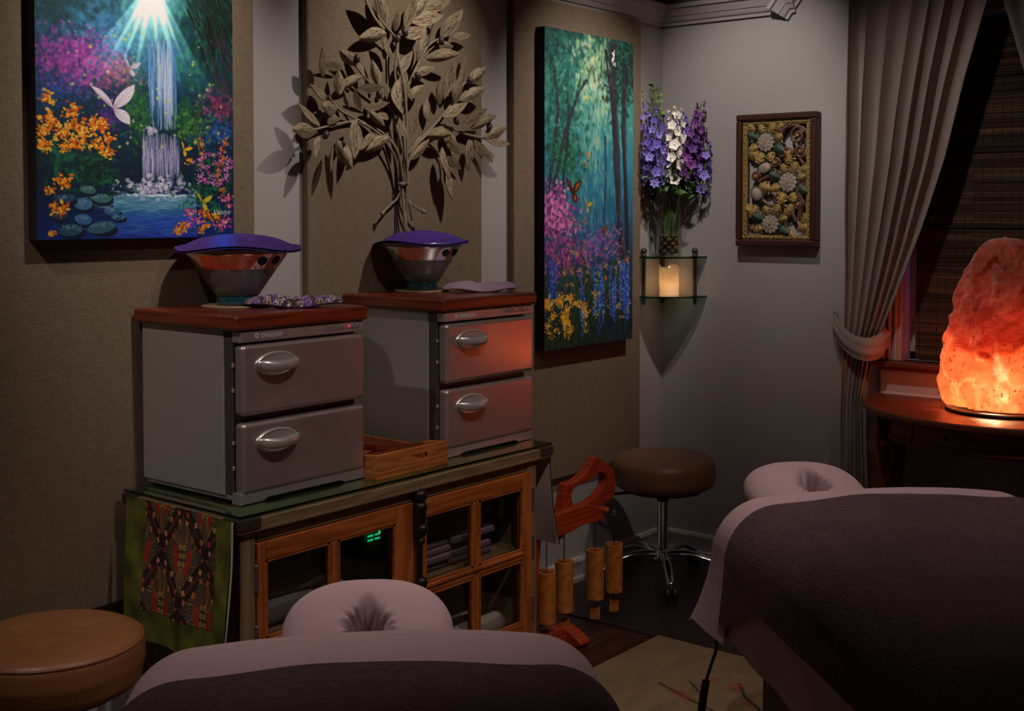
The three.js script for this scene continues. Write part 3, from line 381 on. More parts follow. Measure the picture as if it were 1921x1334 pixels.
// ---------- console cabinet ----------
{
  const X0 = -2.745, X1 = -1.515, PX = -1.575, ZB = 0.065, ZF = 0.545, TOP = 0.735, F = 0.53;   // F: front of the posts
  const o = thing('console_cabinet', 'low grey-washed wooden cabinet with glazed orange pine doors', 'cabinet', [0, 0, 0]);
  const P = (n, g, m, grain = 'x', l) => part(o, n, muv(g, grain), m, l);
  P('top_board', rbox(X1 - X0, 0.034, ZF - ZB, 0.004, (X0 + X1) / 2, TOP - 0.017, (ZB + ZF) / 2), greyWoodM);
  const xl = -2.708;
  for (const [x, z] of [[xl - 0.002, F - 0.022], [PX - 0.024, F - 0.022], [xl - 0.002, ZB + 0.03], [PX - 0.024, ZB + 0.03]]) P('post', rbox(0.046, TOP - 0.034, 0.044, 0.004, x, (TOP - 0.034) / 2, z), greyWoodM, 'y');
  P('top_rail', rbox(PX - xl - 0.06, 0.03, 0.03, 0.003, (xl + PX) / 2, TOP - 0.05, F - 0.02), greyWoodM);
  P('bottom_rail', rbox(PX - xl - 0.06, 0.04, 0.03, 0.003, (xl + PX) / 2, 0.125, F - 0.02), greyWoodM);
  P('side_panel', box(0.018, 0.55, 0.40, xl - 0.006, 0.425, 0.3), greyWoodM, 'y'); P('side_panel', box(0.018, 0.55, 0.40, PX - 0.02, 0.425, 0.3), greyWoodM, 'y');
  P('back_panel', box(PX - xl, 0.58, 0.012, (xl + PX) / 2, 0.41, ZB + 0.02), greyWoodM, 'y');
  P('shelf', rbox(PX - xl - 0.03, 0.018, 0.38, 0.003, (xl + PX) / 2, 0.415, 0.29), greyWoodM); P('bottom_board', rbox(PX - xl - 0.03, 0.018, 0.38, 0.003, (xl + PX) / 2, 0.14, 0.29), greyWoodM);
  // doors
  const door = (a, b, ma, mb, hingeX) => {
    const d = new THREE.Group(); d.name = 'door'; o.add(d); const y0 = 0.15, y1 = 0.668, st = 0.062, z = F - 0.012, m0 = 0.2, m1 = 0.622;
    const D = (n, g, gr, m = pineM) => part(d, n, muv(g, gr), m);
    D('stile', rbox(ma - a, y1 - y0, 0.026, 0.003, (a + ma) / 2, (y0 + y1) / 2, z), 'y'); D('stile', rbox(b - mb, y1 - y0, 0.026, 0.003, (b + mb) / 2, (y0 + y1) / 2, z), 'y');
    D('rail', rbox(mb - ma, y1 - m1, 0.026, 0.003, (ma + mb) / 2, (y1 + m1) / 2, z), 'x'); D('rail', rbox(mb - ma, m0 - y0, 0.026, 0.003, (ma + mb) / 2, (m0 + y0) / 2, z), 'x');
    const mx = (ma + mb) / 2; D('muntin', rbox(0.03, m1 - m0, 0.026, 0.006, mx, (m0 + m1) / 2, z), 'y');
    D('muntin', merge([rbox(mb - ma, 0.03, 0.026, 0.006, (ma + mb) / 2, 0.412, z), rbox(mb - ma, 0.012, 0.034, 0.004, (ma + mb) / 2, 0.42, z)]), 'x');
    for (const [p, q] of [[ma, mx - 0.015], [mx + 0.015, mb]]) for (const [r, s] of [[m0, 0.397], [0.427, m1]]) D('pane', box(q - p, s - r, 0.003, (p + q) / 2, (r + s) / 2, z - 0.004), 'x', paneM);
    const bead = []; for (const [p, q] of [[ma, mx - 0.015], [mx + 0.015, mb]]) for (const [r, s] of [[m0, 0.397], [0.427, m1]]) { bead.push(box(q - p, 0.006, 0.006, (p + q) / 2, s - 0.003, z + 0.008), box(q - p, 0.006, 0.006, (p + q) / 2, r + 0.003, z + 0.008), box(0.006, s - r, 0.006, p + 0.003, (r + s) / 2, z + 0.008), box(0.006, s - r, 0.006, q - 0.003, (r + s) / 2, z + 0.008)); }
    D('bead', merge(bead), 'x');
    for (const y of [0.24, 0.43, 0.58]) part(d, 'hinge', merge([cyl(0.005, 0.005, 0.06, hingeX, y, z + 0.014, 10), sph(0.006, hingeX, y + 0.033, z + 0.014, 8)]), darkSteelM);
  };
  door(-2.684, -2.132, -2.655, -2.205, -2.687); door(-2.126, -1.6, -2.085, -1.645, -1.598);
  // cremone bolt
  part(o, 'bolt', merge([cyl(0.0085, 0.0085, 0.36, 0, 0.52, 0, 12), sph(0.02, 0, 0.687, 0.004, 14), rbox(0.036, 0.10, 0.026, 0.008, 0, 0.62, 0), sph(0.018, 0, 0.655, 0.006, 12), sph(0.016, 0, 0.595, 0.012, 12), rbox(0.034, 0.06, 0.026, 0.008, 0, 0.42, 0), sph(0.017, 0, 0.445, 0.008, 12), sph(0.016, 0, 0.40, 0.006, 12), sph(0.012, 0, 0.56, 0.006, 10)]).translate(-2.122, 0, F + 0.012), darkMetalM, 'black cremone bolt');
  for (const [x, z, sx, sz] of [[X0, ZF, 1, -1], [X1, ZF, -1, -1], [X0, ZB, 1, 1]]) part(o, 'corner_bracket', merge([rbox(0.062, 0.024, 0.004, 0.001, x + sx * 0.03, TOP - 0.011, z + (sz < 0 ? 0.0022 : -0.0022)), rbox(0.004, 0.024, 0.062, 0.001, x - sx * 0.0022, TOP - 0.011, z + sz * 0.03), box(0.062, 0.002, 0.062, x + sx * 0.03, TOP + 0.001, z + sz * 0.03)]), bracketM, 'dark metal corner bracket');
  part(o, 'glass_top', rbox(X1 - X0, 0.006, ZF - ZB, 0.002, (X0 + X1) / 2, TOP + 0.009, (ZB + ZF) / 2), shelfGlassM, 'glass sheet');
}
const CT = 0.7475;   // height of the glass top
// green runner under the glass, hanging over both ends
{
  const o = thing('table_runner', 'green velvet table runner with dark red paisley band over the cabinet', 'runner', [0, 0, 0]);
  const velvetCol = dataTex(256, 256, (u, v) => { const k = 0.35 + 0.9 * tf(u, v, 4, 4, 4, 401); return [112 * k, 116 * k, 34 * k]; }, true, 2, 2);
  const velvetM = M('#ffffff', 0.9, { map: velvetCol, sheen: 0.4, sheenColor: new THREE.Color(0.25, 0.27, 0.08), sheenRoughness: 0.5 });
  const paisley = canvasTex(512, 512, (c) => {
    c.fillStyle = '#4a403a'; c.fillRect(0, 0, 512, 512);
    for (let i = 0; i < 2600; i++) { c.globalAlpha = 0.5; c.fillStyle = pick(['#4a3f38', '#1c1a18', '#5a2a20', '#3a4440', '#6a5030']); c.fillRect(rnd() * 512, rnd() * 512, rr(1, 4), rr(1, 4)); } c.globalAlpha = 1;
    for (let row = -1; row < 4; row++) for (let col = -1; col < 3; col++) {
      const cx = col * 256 + (row & 1 ? 0 : 128), cy = row * 170 + 60;
      c.strokeStyle = '#1f1815'; c.lineWidth = 22; const ring = (k) => { c.beginPath(); c.moveTo(cx, cy - 170 * k); c.bezierCurveTo(cx + 60 * k, cy - 120 * k, cx + 128 * k, cy - 70 * k, cx + 120 * k, cy); c.bezierCurveTo(cx + 118 * k, cy + 70 * k, cx + 30 * k, cy + 110 * k, cx, cy + 170 * k); c.bezierCurveTo(cx - 30 * k, cy + 110 * k, cx - 118 * k, cy + 70 * k, cx - 120 * k, cy); c.bezierCurveTo(cx - 128 * k, cy - 70 * k, cx - 60 * k, cy - 120 * k, cx, cy - 170 * k); }; ring(1); c.stroke();
      c.strokeStyle = '#7a2018'; c.lineWidth = 3; ring(0.92); c.stroke(); c.strokeStyle = '#8a6a34'; c.lineWidth = 2; ring(0.62); c.stroke(); ring(0.45); c.stroke();
      for (let k = 0; k < 44; k++) { const a = k / 44 * 6.283; c.strokeStyle = pick(['#a8742c', '#b03a24', '#8a2418', '#6a7a5c', '#c8a04a']); c.lineWidth = 2.4; c.beginPath(); c.moveTo(cx + Math.cos(a) * 22, cy + Math.sin(a) * 34); c.quadraticCurveTo(cx + Math.cos(a + 0.3) * 50, cy + Math.sin(a + 0.3) * 72, cx + Math.cos(a) * 84, cy + Math.sin(a) * 112); c.stroke(); }
      for (let k = 0; k < 6; k++) { c.strokeStyle = '#d8b048'; c.lineWidth = 4; c.beginPath(); c.arc(cx + (k % 2 ? 10 : -10), cy - 30 + Math.floor(k / 2) * 26, 6, 0, 6.3); c.stroke(); }
      c.fillStyle = '#b0281c'; for (const s of [-1, 1]) { c.beginPath(); c.ellipse(cx + s * 34, cy + 10, 12, 44, s * 0.3, 0, 6.3); c.fill(); }
      for (let k = 0; k < 14; k++) { const a = k / 14 * 6.283; c.save(); c.translate(cx + Math.cos(a) * 118, cy + Math.sin(a) * 140); c.rotate(a); c.fillStyle = pick(['#d87a4a', '#e09a6a', '#b84a3a']); c.beginPath(); c.ellipse(0, 0, 12, 5, 0, 0, 6.3); c.ellipse(0, 0, 5, 12, 0, 0, 6.3); c.fill(); c.restore(); }
    }
  });
  const bandM = M('#ffffff', 0.85, { map: paisley, bumpMap: clothBump, bumpScale: 0.0006 });
  const X = -2.75, wav = (y, z) => -0.006 - 0.018 * sst(0.72, 0.4, y) - 0.006 * Math.sin(z * 34 + y * 5) * sst(0.72, 0.5, y);
  const drop = (z0, z1, y0, y1, nz = 10, ny = 24, dx = 0) => grid(nz, ny, (u, v) => { const z = lerp(z0, z1, u), y = lerp(y0, y1, v); return V(X + wav(y, z) + dx, y, z + 0.025 * sst(0.74, 0.4, y) * (z - 0.32) * -0.4); }, (u, v) => [lerp(z0, z1, u) * 2.9, lerp(y0, y1, v) * 2.5]);
  const thick = (z0, z1, y0, y1, t = 0.0035) => merge([drop(z0, z1, y0, y1, 10, 24, -t), drop(z1, z0, y0, y1)]);
  part(o, 'velvet_border', merge([thick(0.10, 0.192, 0.735, 0.36), thick(0.466, 0.53, 0.735, 0.43), thick(0.192, 0.466, 0.465, 0.385)]), velvetM);
  part(o, 'paisley_band', thick(0.186, 0.472, 0.738, 0.462, 0.0045), bandM, 'dark red and gold paisley band');
  part(o, 'edge_cord', tube([V(X - 0.008, 0.735, 0.532), V(X - 0.012, 0.62, 0.532), V(X - 0.022, 0.5, 0.528), V(X - 0.03, 0.425, 0.525)], 0.0025, 20, 6), M([0.45, 0.42, 0.36], 0.7));
  part(o, 'top_length', muv(merge([box(1.2, 0.002, 0.09, -2.13, 0.7375, 0.146), box(1.2, 0.002, 0.06, -2.13, 0.7375, 0.5)])), velvetM);
  part(o, 'top_band', muv(box(1.2, 0.002, 0.28, -2.13, 0.7375, 0.33).scale(1, 1, 1)), M('#ffffff', 0.85, { map: (() => { const t = paisley.clone(); t.repeat.set(2.5, 2.9); t.needsUpdate = true; return t; })() }));
  const rd = (t) => grid(10, 20, (u, v) => { const y = lerp(0.735, 0.405, v), z = lerp(0.12, 0.53, t > 0 ? u : 1 - u); return V(-1.508 + t * 0.003 + 0.055 * v * v + 0.006 * Math.sin(z * 30) * v, y, z); });
  part(o, 'end_drop', rd(1), velvetM); part(o, 'lining', rd(-1), M([0.62, 0.52, 0.5], 0.9, { bumpMap: clothBump, bumpScale: 0.0006 }), 'pale lining of the far end');
}
// things inside the cabinet
{
  const towelM = M([0.30, 0.19, 0.25], 0.95, { bumpMap: fleeceBump, bumpScale: 0.002 }), greyM = M([0.2, 0.18, 0.18], 0.9, { bumpMap: fleeceBump, bumpScale: 0.002 }), creamM = M([0.5, 0.44, 0.38], 0.9, { bumpMap: fleeceBump, bumpScale: 0.002 });
  const fold = (w, h, d) => { const g = rbox(w, h, d, h * 0.48, 0, h / 2, 0, 4), p = g.attributes.position; for (let i = 0; i < p.count; i++) { const x = p.getX(i), y = p.getY(i), z = p.getZ(i); p.setY(i, y + 0.006 * (n3(x * 14, 3, z * 14, 5) - 0.5) * (y > h / 2 ? 1 : 0.2)); p.setX(i, x + 0.008 * (n3(y * 30, 1, z * 12, 8) - 0.5)); } g.computeVertexNormals(); return g; };
  const fg = fold(0.2, 0.021, 0.26), ord = ['bottom', 'second', 'third', 'fourth', 'fifth', 'sixth', 'seventh', 'top'];
  for (const [sx, w] of [[-2.0, 'left'], [-1.8, 'right']]) for (let k = 0; k < 8; k++) single('folded_towel', `${ord[k]} purple folded towel of the ${w} stack behind the right glass door`, 'towel', fg, towelM, [sx + rr(-0.008, 0.008), 0.4245 + k * 0.0208, 0.33 + rr(-0.01, 0.01)], rr(-0.04, 0.04), 'purple towels in the cabinet');
  single('folded_blanket', 'grey folded blanket behind the left glass door', 'blanket', fold(0.34, 0.06, 0.28), greyM, [-2.48, 0.4245, 0.33], 0.1); single('folded_blanket', 'smaller grey folded blanket lying on the first blanket', 'blanket', fold(0.26, 0.04, 0.24), M([0.28, 0.26, 0.26], 0.9, { bumpMap: fleeceBump, bumpScale: 0.002 }), [-2.5, 0.4855, 0.33], -0.12);
  single('rolled_sheet', 'thick cream rolled sheet low behind the right glass door', 'sheet', fold(0.3, 0.07, 0.28), creamM, [-1.78, 0.1495, 0.33], 0.12); single('linen_bag', 'crumpled dark linen bag low behind the left glass door', 'bag', (() => { const g = new THREE.SphereGeometry(0.11, 32, 20).scale(1.25, 0.8, 0.9).translate(0, 0.085, 0), p = g.attributes.position; for (let i = 0; i < p.count; i++) { const k = 0.82 + 0.36 * fbm3(p.getX(i) * 12, p.getY(i) * 12, p.getZ(i) * 12, 3, 4); p.setXYZ(i, p.getX(i) * k, Math.max(0, p.getY(i)), p.getZ(i) * k); } g.computeVertexNormals(); return g; })(), greyM, [-2.43, 0.1495, 0.32]);
  // digital clock
  const o = thing('digital_clock', 'small black digital clock with green display behind the left glass door', 'clock', [-2.17, 0.4245, 0.38]);
  part(o, 'case', rbox(0.09, 0.165, 0.06, 0.008, 0, 0.0825, 0), blackM);
  const seg = [], bar = (x, y, w, h) => seg.push(box(w, h, 0.002, x, y, 0.0312)); for (const x of [-0.014, 0.014]) { for (const y of x < 0 ? [0.128, 0.14] : [0.128, 0.14, 0.152]) bar(x, y, 0.02, 0.0042); if (x > 0) bar(x + 0.008, 0.147, 0.006, 0.014); }
  part(o, 'display', merge(seg), M([0, 0.1, 0.04], 0.4, { emissive: new THREE.Color(0.02, 0.75, 0.28), emissiveIntensity: 0.7 }), 'glowing green digits');
  const gl = new THREE.PointLight(new THREE.Color(0.02, 0.75, 0.28), 0.0012, 0, 2); gl.name = 'clock_display_light'; gl.position.set(-2.17, 0.56, 0.42); gl.castShadow = true; scene.add(gl);
}

// ---------- hot towel cabinets ----------
const font = await new FontLoader().loadAsync('fonts/droid/droid_sans_bold.typeface.json');
function towelCabinet(label, x0, lit) {
  const W = 0.418, o = thing('towel_cabinet', label, 'towel cabinet', [x0 + W / 2, CT, 0], 0, 'steel hot towel cabinets');
  const h = W / 2;
  part(o, 'body', rbox(W, 0.418, 0.345, 0.004, 0, 0.016 + 0.209, 0.05 + 0.1725), cabinetSideM);
  part(o, 'front_frame', rbox(W - 0.004, 0.412, 0.035, 0.003, 0, 0.228, 0.41), darkSteelM);
  part(o, 'back_feet', merge([cyl(0.014, 0.012, 0.018, -h + 0.04, 0.009, 0.09, 12), cyl(0.014, 0.012, 0.018, h - 0.04, 0.009, 0.09, 12)]), blackM);
  const cs = new THREE.Shape(); // base with two notches
  [[-h, 0.002], [-h + 0.07, 0.002], [-h + 0.085, 0.009], [h - 0.085, 0.009], [h - 0.07, 0.002], [h, 0.002], [h, 0.026], [-h, 0.026]].forEach((p, i) => i ? cs.lineTo(...p) : cs.moveTo(...p));
  part(o, 'base', merge([prism(cs, 0.03, 0.002).translate(0, 0.0005, 0.428), rbox(W - 0.01, 0.02, 0.36, 0.003, 0, 0.016, 0.24)]), steelM);
  const strip = part(o, 'control_strip', rbox(W + 0.004, 0.03, 0.03, 0.004, 0, 0.4175, 0.445, 3), steelM);
  const zf = 0.4605, txt = new TextGeometry('SPAEQUIP', { font, size: 0.0105, depth: 0.0004, curveSegments: 4 }).translate(-h + 0.064, 0.412, zf);
  part(strip, 'lettering', txt, M([0.8, 0.74, 0.72], 0.5));
  part(strip, 'emblem', merge([new THREE.TorusGeometry(0.0062, 0.0012, 6, 24), new THREE.TorusGeometry(0.003, 0.0011, 6, 20), ...[0, 1, 2, 3, 4, 5].map((k) => sph(0.0013, Math.cos(k * 1.047) * 0.0046, Math.sin(k * 1.047) * 0.0046, 0, 6))]).scale(1, 1, 0.3).translate(-h + 0.052, 0.4175, zf + 0.0004), M([0.8, 0.74, 0.72], 0.5));
  part(strip, 'control_panel', rbox(0.125, 0.014, 0.002, 0.006, h - 0.075, 0.42, zf, 4), M([0.24, 0.22, 0.21], 0.4));
  part(strip, 'panel_print', merge([0, 1, 2].map((k) => box(0.009, 0.0014, 0.0004, h - 0.126 + k * 0.0105, 0.42, zf + 0.0012))), M([0.12, 0.11, 0.1], 0.6));
  for (const k of [0, 1, 2]) part(strip, 'button', cyl(0.0032, 0.0034, 0.003, 0, 0, 0, 14).rotateX(Math.PI / 2).translate(h - 0.086 + [0, 0.044, 0.063][k], 0.4205, zf + 0.002), silverM);
  const ledM = (on) => M([0.25, 0.02, 0.03], 0.4, { emissive: new THREE.Color(0.9, 0.03, 0.08), emissiveIntensity: on ? 0.9 : 0.12 });
  part(strip, 'led', cyl(0.0032, 0.0032, 0.002, 0, 0, 0, 12).rotateX(Math.PI / 2).translate(h - 0.054, 0.4205, zf + 0.0015), ledM(lit)); part(strip, 'led', cyl(0.0026, 0.0026, 0.002, 0, 0, 0, 12).rotateX(Math.PI / 2).translate(h - 0.076, 0.4205, zf + 0.0015), ledM(false));
  if (lit) { const l = new THREE.PointLight(new THREE.Color(0.9, 0.03, 0.08), 0.0002, 0, 2); l.name = 'led_light'; l.position.set(x0 + W - 0.054, CT + 0.4205, zf + 0.006); l.castShadow = true; scene.add(l); }
  for (const y of [0.2205, 0.0265]) {
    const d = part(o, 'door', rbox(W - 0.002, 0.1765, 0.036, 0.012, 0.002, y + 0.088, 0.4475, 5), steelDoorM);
    for (const k of [0.062, 0.125]) part(o, 'hinge', rbox(0.006, 0.011, 0.007, 0.002, -h + 0.003, y + k, 0.428), silverM);
    const hx = -h + 0.11, hy = y + 0.124;
    part(d, 'handle_cup', lathe([[0, 0.002], [0.052, 0.002], [0.058, 0.006], [0.064, 0.006], [0.068, 0.002], [0.069, 0]], 40).rotateX(Math.PI / 2).scale(1, 0.45, 1).translate(hx, hy, 0.465), silverM);
    const g = new THREE.SphereGeometry(1, 40, 24), p = g.attributes.position;
    for (let i = 0; i < p.count; i++) { const x = p.getX(i), yy = p.getY(i), z = p.getZ(i); p.setXYZ(i, x * 0.068, yy * 0.0165 * (0.8 + 0.55 * x * x) - 0.008 * (1 - x * x) + 0.004, Math.max(z, -0.2) * 0.012 + 0.024 * Math.pow(1 - x * x, 0.5)); }
    g.computeVertexNormals(); part(d, 'handle', g.translate(hx, hy, 0.467), silverM, 'bulging silver bar handle');
  }
}
towelCabinet('steel towel cabinet under the board with the floral mask', -2.674, true);
towelCabinet('steel towel cabinet beside the forest painting under the lilac mask', -1.926, false);
const CB = CT + 0.4335;
for (const [x0, l] of [[-2.694, 'red brown wooden board on the cabinet nearest the camera'], [-1.944, 'red brown wooden board on the cabinet beside the forest painting']]) single('wooden_board', l, 'board', muv(rbox(0.45, 0.038, 0.43, 0.009, 0, 0.019, 0, 3)), redWoodM, [x0 + 0.225, CB, 0.255], 0, 'boards on the towel cabinets');
const BT = CB + 0.038;

// ---------- bowls with felt covers ----------
const trivetM = M([0.42, 0.28, 0.17], 0.7);
function bowl(x, z, k, band, what) {
  single('trivet', `thin round tan trivet under the ${what} bowl`, 'trivet', lathe([[0, 0], [0.094 * k, 0], [0.096 * k, 0.002], [0.094 * k, 0.004], [0, 0.004]], 40), trivetM, [x, BT, z], 0, 'trivets under the bowls');
  const o = thing('bowl', `conical glazed bowl with ${what} band and teal foot`, 'bowl', [x, BT + 0.004, z], 0, 'covered bowls on the towel cabinets');
  const lowerM = M([0.15, 0.18, 0.185], 0.3, { metalness: 0.1, clearcoat: 0.6, clearcoatRoughness: 0.2 }), bandM = M(band, 0.12, { metalness: 1 }), footM = M([0.008, 0.07, 0.09], 0.15, { clearcoat: 1, clearcoatRoughness: 0.08 });
  part(o, 'foot', lathe([[0, 0], [0.052 * k, 0], [0.057 * k, 0.004], [0.056 * k, 0.022], [0.054 * k, 0.026], [0, 0.027]], 48), footM, 'teal glass foot');
  const R = (y) => (0.056 + (y - 0.024) / 0.126 * 0.086) * k;
  part(o, 'lower_wall', lathe([[0, 0.026], [R(0.026), 0.026], [R(0.06), 0.06], [R(0.098), 0.098], [R(0.098) - 0.008, 0.098], [0.03, 0.032]], 64), lowerM);
  part(o, 'band', lathe([[R(0.098) + 0.0005, 0.098], [R(0.104) + 0.0012, 0.104], [R(0.136) + 0.0012, 0.136], [R(0.14), 0.14]], 64), bandM, what + ' metallic band');
  part(o, 'rim', lathe([[R(0.14), 0.14], [R(0.151), 0.151], [R(0.153), 0.1535], [R(0.15) - 0.007, 0.153], [R(0.10) - 0.008, 0.1]], 64), lowerM);
  for (const a of [0.62, 1.02]) { const y = 0.121, rad = R(y) + 0.0022, m = part(o, 'vent_hole', cyl(0.0135 * k, 0.0135 * k, 0.003, 0, 0, 0, 20), blackM, 'dark round opening'); m.rotation.set(0, 0, Math.PI / 2 - 0.6); const w = new THREE.Object3D(); m.rotation.order = 'YZX'; const th = -2.47 + Math.PI + a; m.rotation.set(0, -th, -(Math.PI / 2 + 0.59)); m.position.set(Math.cos(th) * rad, y, Math.sin(th) * rad); }
}
bowl(-2.478, 0.205, 1, [0.95, 0.62, 0.42], 'copper'); bowl(-1.692, 0.15, 0.95, [0.8, 0.85, 0.83], 'silver');
function feltCover(x, z, k, tex, label, turn) {
  const f = (top) => grid(64, 14, (u, v) => { const a = u * 6.2832, n = fbm3(Math.cos(a) * 1.6 + x * 9, Math.sin(a) * 1.6, 4, 3, 11), R = 0.163 * k * (0.93 + 0.16 * n), r = R * v, e = sst(0.55, 1, v); return V(Math.cos(a) * r, top ? 0.032 * (1 - v * v * 0.9) - 0.012 * e + 0.007 * Math.sin(a * 3 + 1) * e + 0.004 * n * (1 - v) : 0.003 + 0.007 * Math.sin(a * 3 + 1) * e - 0.006 * e, Math.sin(a) * r); }, (u, v) => [0.5 + 0.5 * v * Math.cos(u * 6.2832), 0.5 + 0.5 * v * Math.sin(u * 6.2832)]);
  const a = f(true).toNonIndexed(), b = f(false).toNonIndexed(), p = a.attributes.position.array; for (let i = 0; i < p.length; i += 9) for (let q = 0; q < 3; q++) { const t = p[i + 3 + q]; p[i + 3 + q] = p[i + 6 + q]; p[i + 6 + q] = t; } a.deleteAttribute('normal'); const a2 = mergeVertices(a); a2.computeVertexNormals();
  single('felt_cover', label, 'felt cover', merge([a2, b]), M('#ffffff', 1, { map: tex, bumpMap: fleeceBump, bumpScale: 0.002, sheen: 0.3, sheenColor: new THREE.Color(0.3, 0.2, 0.5) }), [x, BT + 0.1615, z], turn, 'felt covers on the bowls');
}
const feltTex = (f) => dataTex(256, 256, (u, v) => { const n = 0.75 + 0.5 * tf(u, v, 24, 24, 3, 421), b = f(u, v, tf(u, v, 3, 3, 3, 423)); return [lerp(70, 36, b) * n, lerp(38, 66, b) * n, lerp(128, 190, b) * n]; });
feltCover(-2.478, 0.205, 1, feltTex((u, v, n) => sst(0.35, 0, Math.abs((u - 0.5) * 0.63 + (v - 0.5) * 0.78 - 0.02 + (n - 0.5) * 0.25) * 2.2)), 'blue and purple felt cover on the copper banded bowl', 0);
feltCover(-1.692, 0.15, 0.95, feltTex((u, v, n) => 0.12 * n), 'dark purple felt cover on the silver banded bowl', 1.3);

// ---------- eye masks ----------
function mask(name, label, p, turn, L, D, m, under) {
  const prof = (t) => 0.62 + 0.38 * Math.pow(Math.abs(Math.cos(t * Math.PI)), 1.2);   // narrow in the middle
  const f = (s) => grid(48, 20, (u, v) => { const t = u, w = D / 2 * prof(u) * Math.pow(Math.sin(Math.PI * clamp(u, 0.0, 1)), 0.42), q = v * 2 - 1, x = (u - 0.5) * L, z = q * w + 0.018 * Math.sin(u * 3.14), k = Math.pow(Math.max(0, 1 - q * q), 0.5) * Math.pow(Math.sin(Math.PI * u), 0.5); return V(x, Math.max(0.0005, 0.009 + s * k * (s > 0 ? 0.024 : 0.009) * (0.8 + 0.5 * n3(x * 30, z * 30, 2, 5))) + 0.005 * Math.sin(u * 9), z); }, (u, v) => [u * 2, v]);
  const a = f(1).toNonIndexed(), b = f(-1), q = a.attributes.position.array; for (let i = 0; i < q.length; i += 9) for (let k = 0; k < 3; k++) { const t = q[i + 3 + k]; q[i + 3 + k] = q[i + 6 + k]; q[i + 6 + k] = t; } const uvA = a.attributes.uv.array; for (let i = 0; i < uvA.length; i += 6) for (let k = 0; k < 2; k++) { const t = uvA[i + 2 + k]; uvA[i + 2 + k] = uvA[i + 4 + k]; uvA[i + 4 + k] = t; } a.deleteAttribute('normal'); const a2 = mergeVertices(a); a2.computeVertexNormals();
  const o = thing(name, label, 'eye mask', p, turn); part(o, 'face_cloth', a2, m); part(o, 'underside', b, under);
}
const floralTex = canvasTex(512, 256, (c) => { c.fillStyle = '#3a3038'; c.fillRect(0, 0, 512, 256); for (let i = 0; i < 190; i++) { const x = rnd() * 512, y = rnd() * 256, r = rr(12, 30), q = pick([['#b9a0d8', '#d8c4e8', '#8a62c0'], ['#d8d0a8', '#b8b080', '#8a8a58'], ['#7a4ac0', '#9a72d8', '#5a30a0'], ['#d8a8a8', '#e8c8b8', '#b87a88'], ['#e0d8d0', '#c8b8c0']]); dabs(c, 14, x, y, r, r * 0.8, q, r * 0.15, r * 0.35, { k: 0.55, a: 0.95 }); } });
mask('floral_eye_mask', 'floral print eye mask with purple underside on the board', [-2.405, BT, 0.35], -0.72, 0.27, 0.125, M('#ffffff', 0.85, { map: floralTex }), M([0.16, 0.06, 0.3], 0.7));
mask('lilac_eye_mask', 'plush lilac eye mask on the board beside the forest painting', [-1.6, BT, 0.32], -0.72, 0.25, 0.13, M([0.6, 0.42, 0.58], 1, { bumpMap: fleeceBump, bumpScale: 0.003 }), M([0.5, 0.36, 0.48], 0.9));

// ---------- wooden tray ----------
{
  const o = thing('wooden_tray', 'orange wooden tray with cut-out handle between the towel cabinets', 'tray', [-2.11, CT, 0.28]);
  const w = 0.285, d = 0.46, t = 0.014, H = 0.064, s = new THREE.Shape(); s.moveTo(-w / 2, 0); s.lineTo(w / 2, 0); s.lineTo(w / 2, H); s.lineTo(-w / 2, H); s.closePath();
  const hole = new THREE.Path(); const hw = 0.05, hh = 0.011, cy = 0.037; hole.moveTo(-hw, cy - hh); hole.lineTo(hw, cy - hh); hole.absarc(hw, cy, hh, -Math.PI / 2, Math.PI / 2, false); hole.lineTo(-hw, cy + hh); hole.absarc(-hw, cy, hh, Math.PI / 2, Math.PI * 1.5, false); s.holes.push(hole);
  const end = muv(prism(s, t - 0.003, 0.0015));
  const a = part(o, 'end_board', end, trayM), b = part(o, 'end_board', end, trayM); a.position.z = d / 2 - t; b.position.z = -d / 2;
  const ss = poly([[-d / 2 + t, 0], [d / 2 - t, 0], [d / 2 - t, H], [d / 2 - t - 0.05, H - 0.004], [d / 2 - 0.13, 0.044], [-d / 2 + 0.13, 0.044], [-d / 2 + t + 0.05, H - 0.004], [-d / 2 + t, H]]);
  const sg = muv(prism(ss, t - 0.003, 0.0015).rotateY(Math.PI / 2), 'z'); const c = part(o, 'side_board', sg, trayM), e = part(o, 'side_board', sg, trayM); c.position.x = w / 2 - t; e.position.x = -w / 2;
  part(o, 'bottom_board', muv(box(w - 0.02, 0.008, d - 0.02, 0, 0.005, 0), 'z'), trayM);
  const tool = (l, x, z, turn, L, H2) => { const g = spl([[-L / 2, -0.007], [-L * 0.1, -0.008], [L * 0.2, -0.02], [L / 2 - 0.02, -0.026], [L / 2, 0], [L / 2 - 0.02, 0.026], [L * 0.2, 0.02], [-L * 0.1, 0.008], [-L / 2, 0.007]]); single('wooden_massage_tool', l, 'massage tool', muv(prism(g, 0.014, 0.003).rotateX(-Math.PI / 2)), redWoodM, [x, CT + H2, z], turn, 'tools in the wooden tray'); };
  tool('dark red wooden massage tool lying at the back of the tray', -2.1, 0.2, 0.8, 0.2, 0.013); tool('dark red wooden massage tool lying nearer the tray handle', -2.09, 0.33, 0.15, 0.2, 0.013); tool('dark red wooden massage tool resting across the other two', -2.1, 0.26, -0.9, 0.19, 0.034);
}

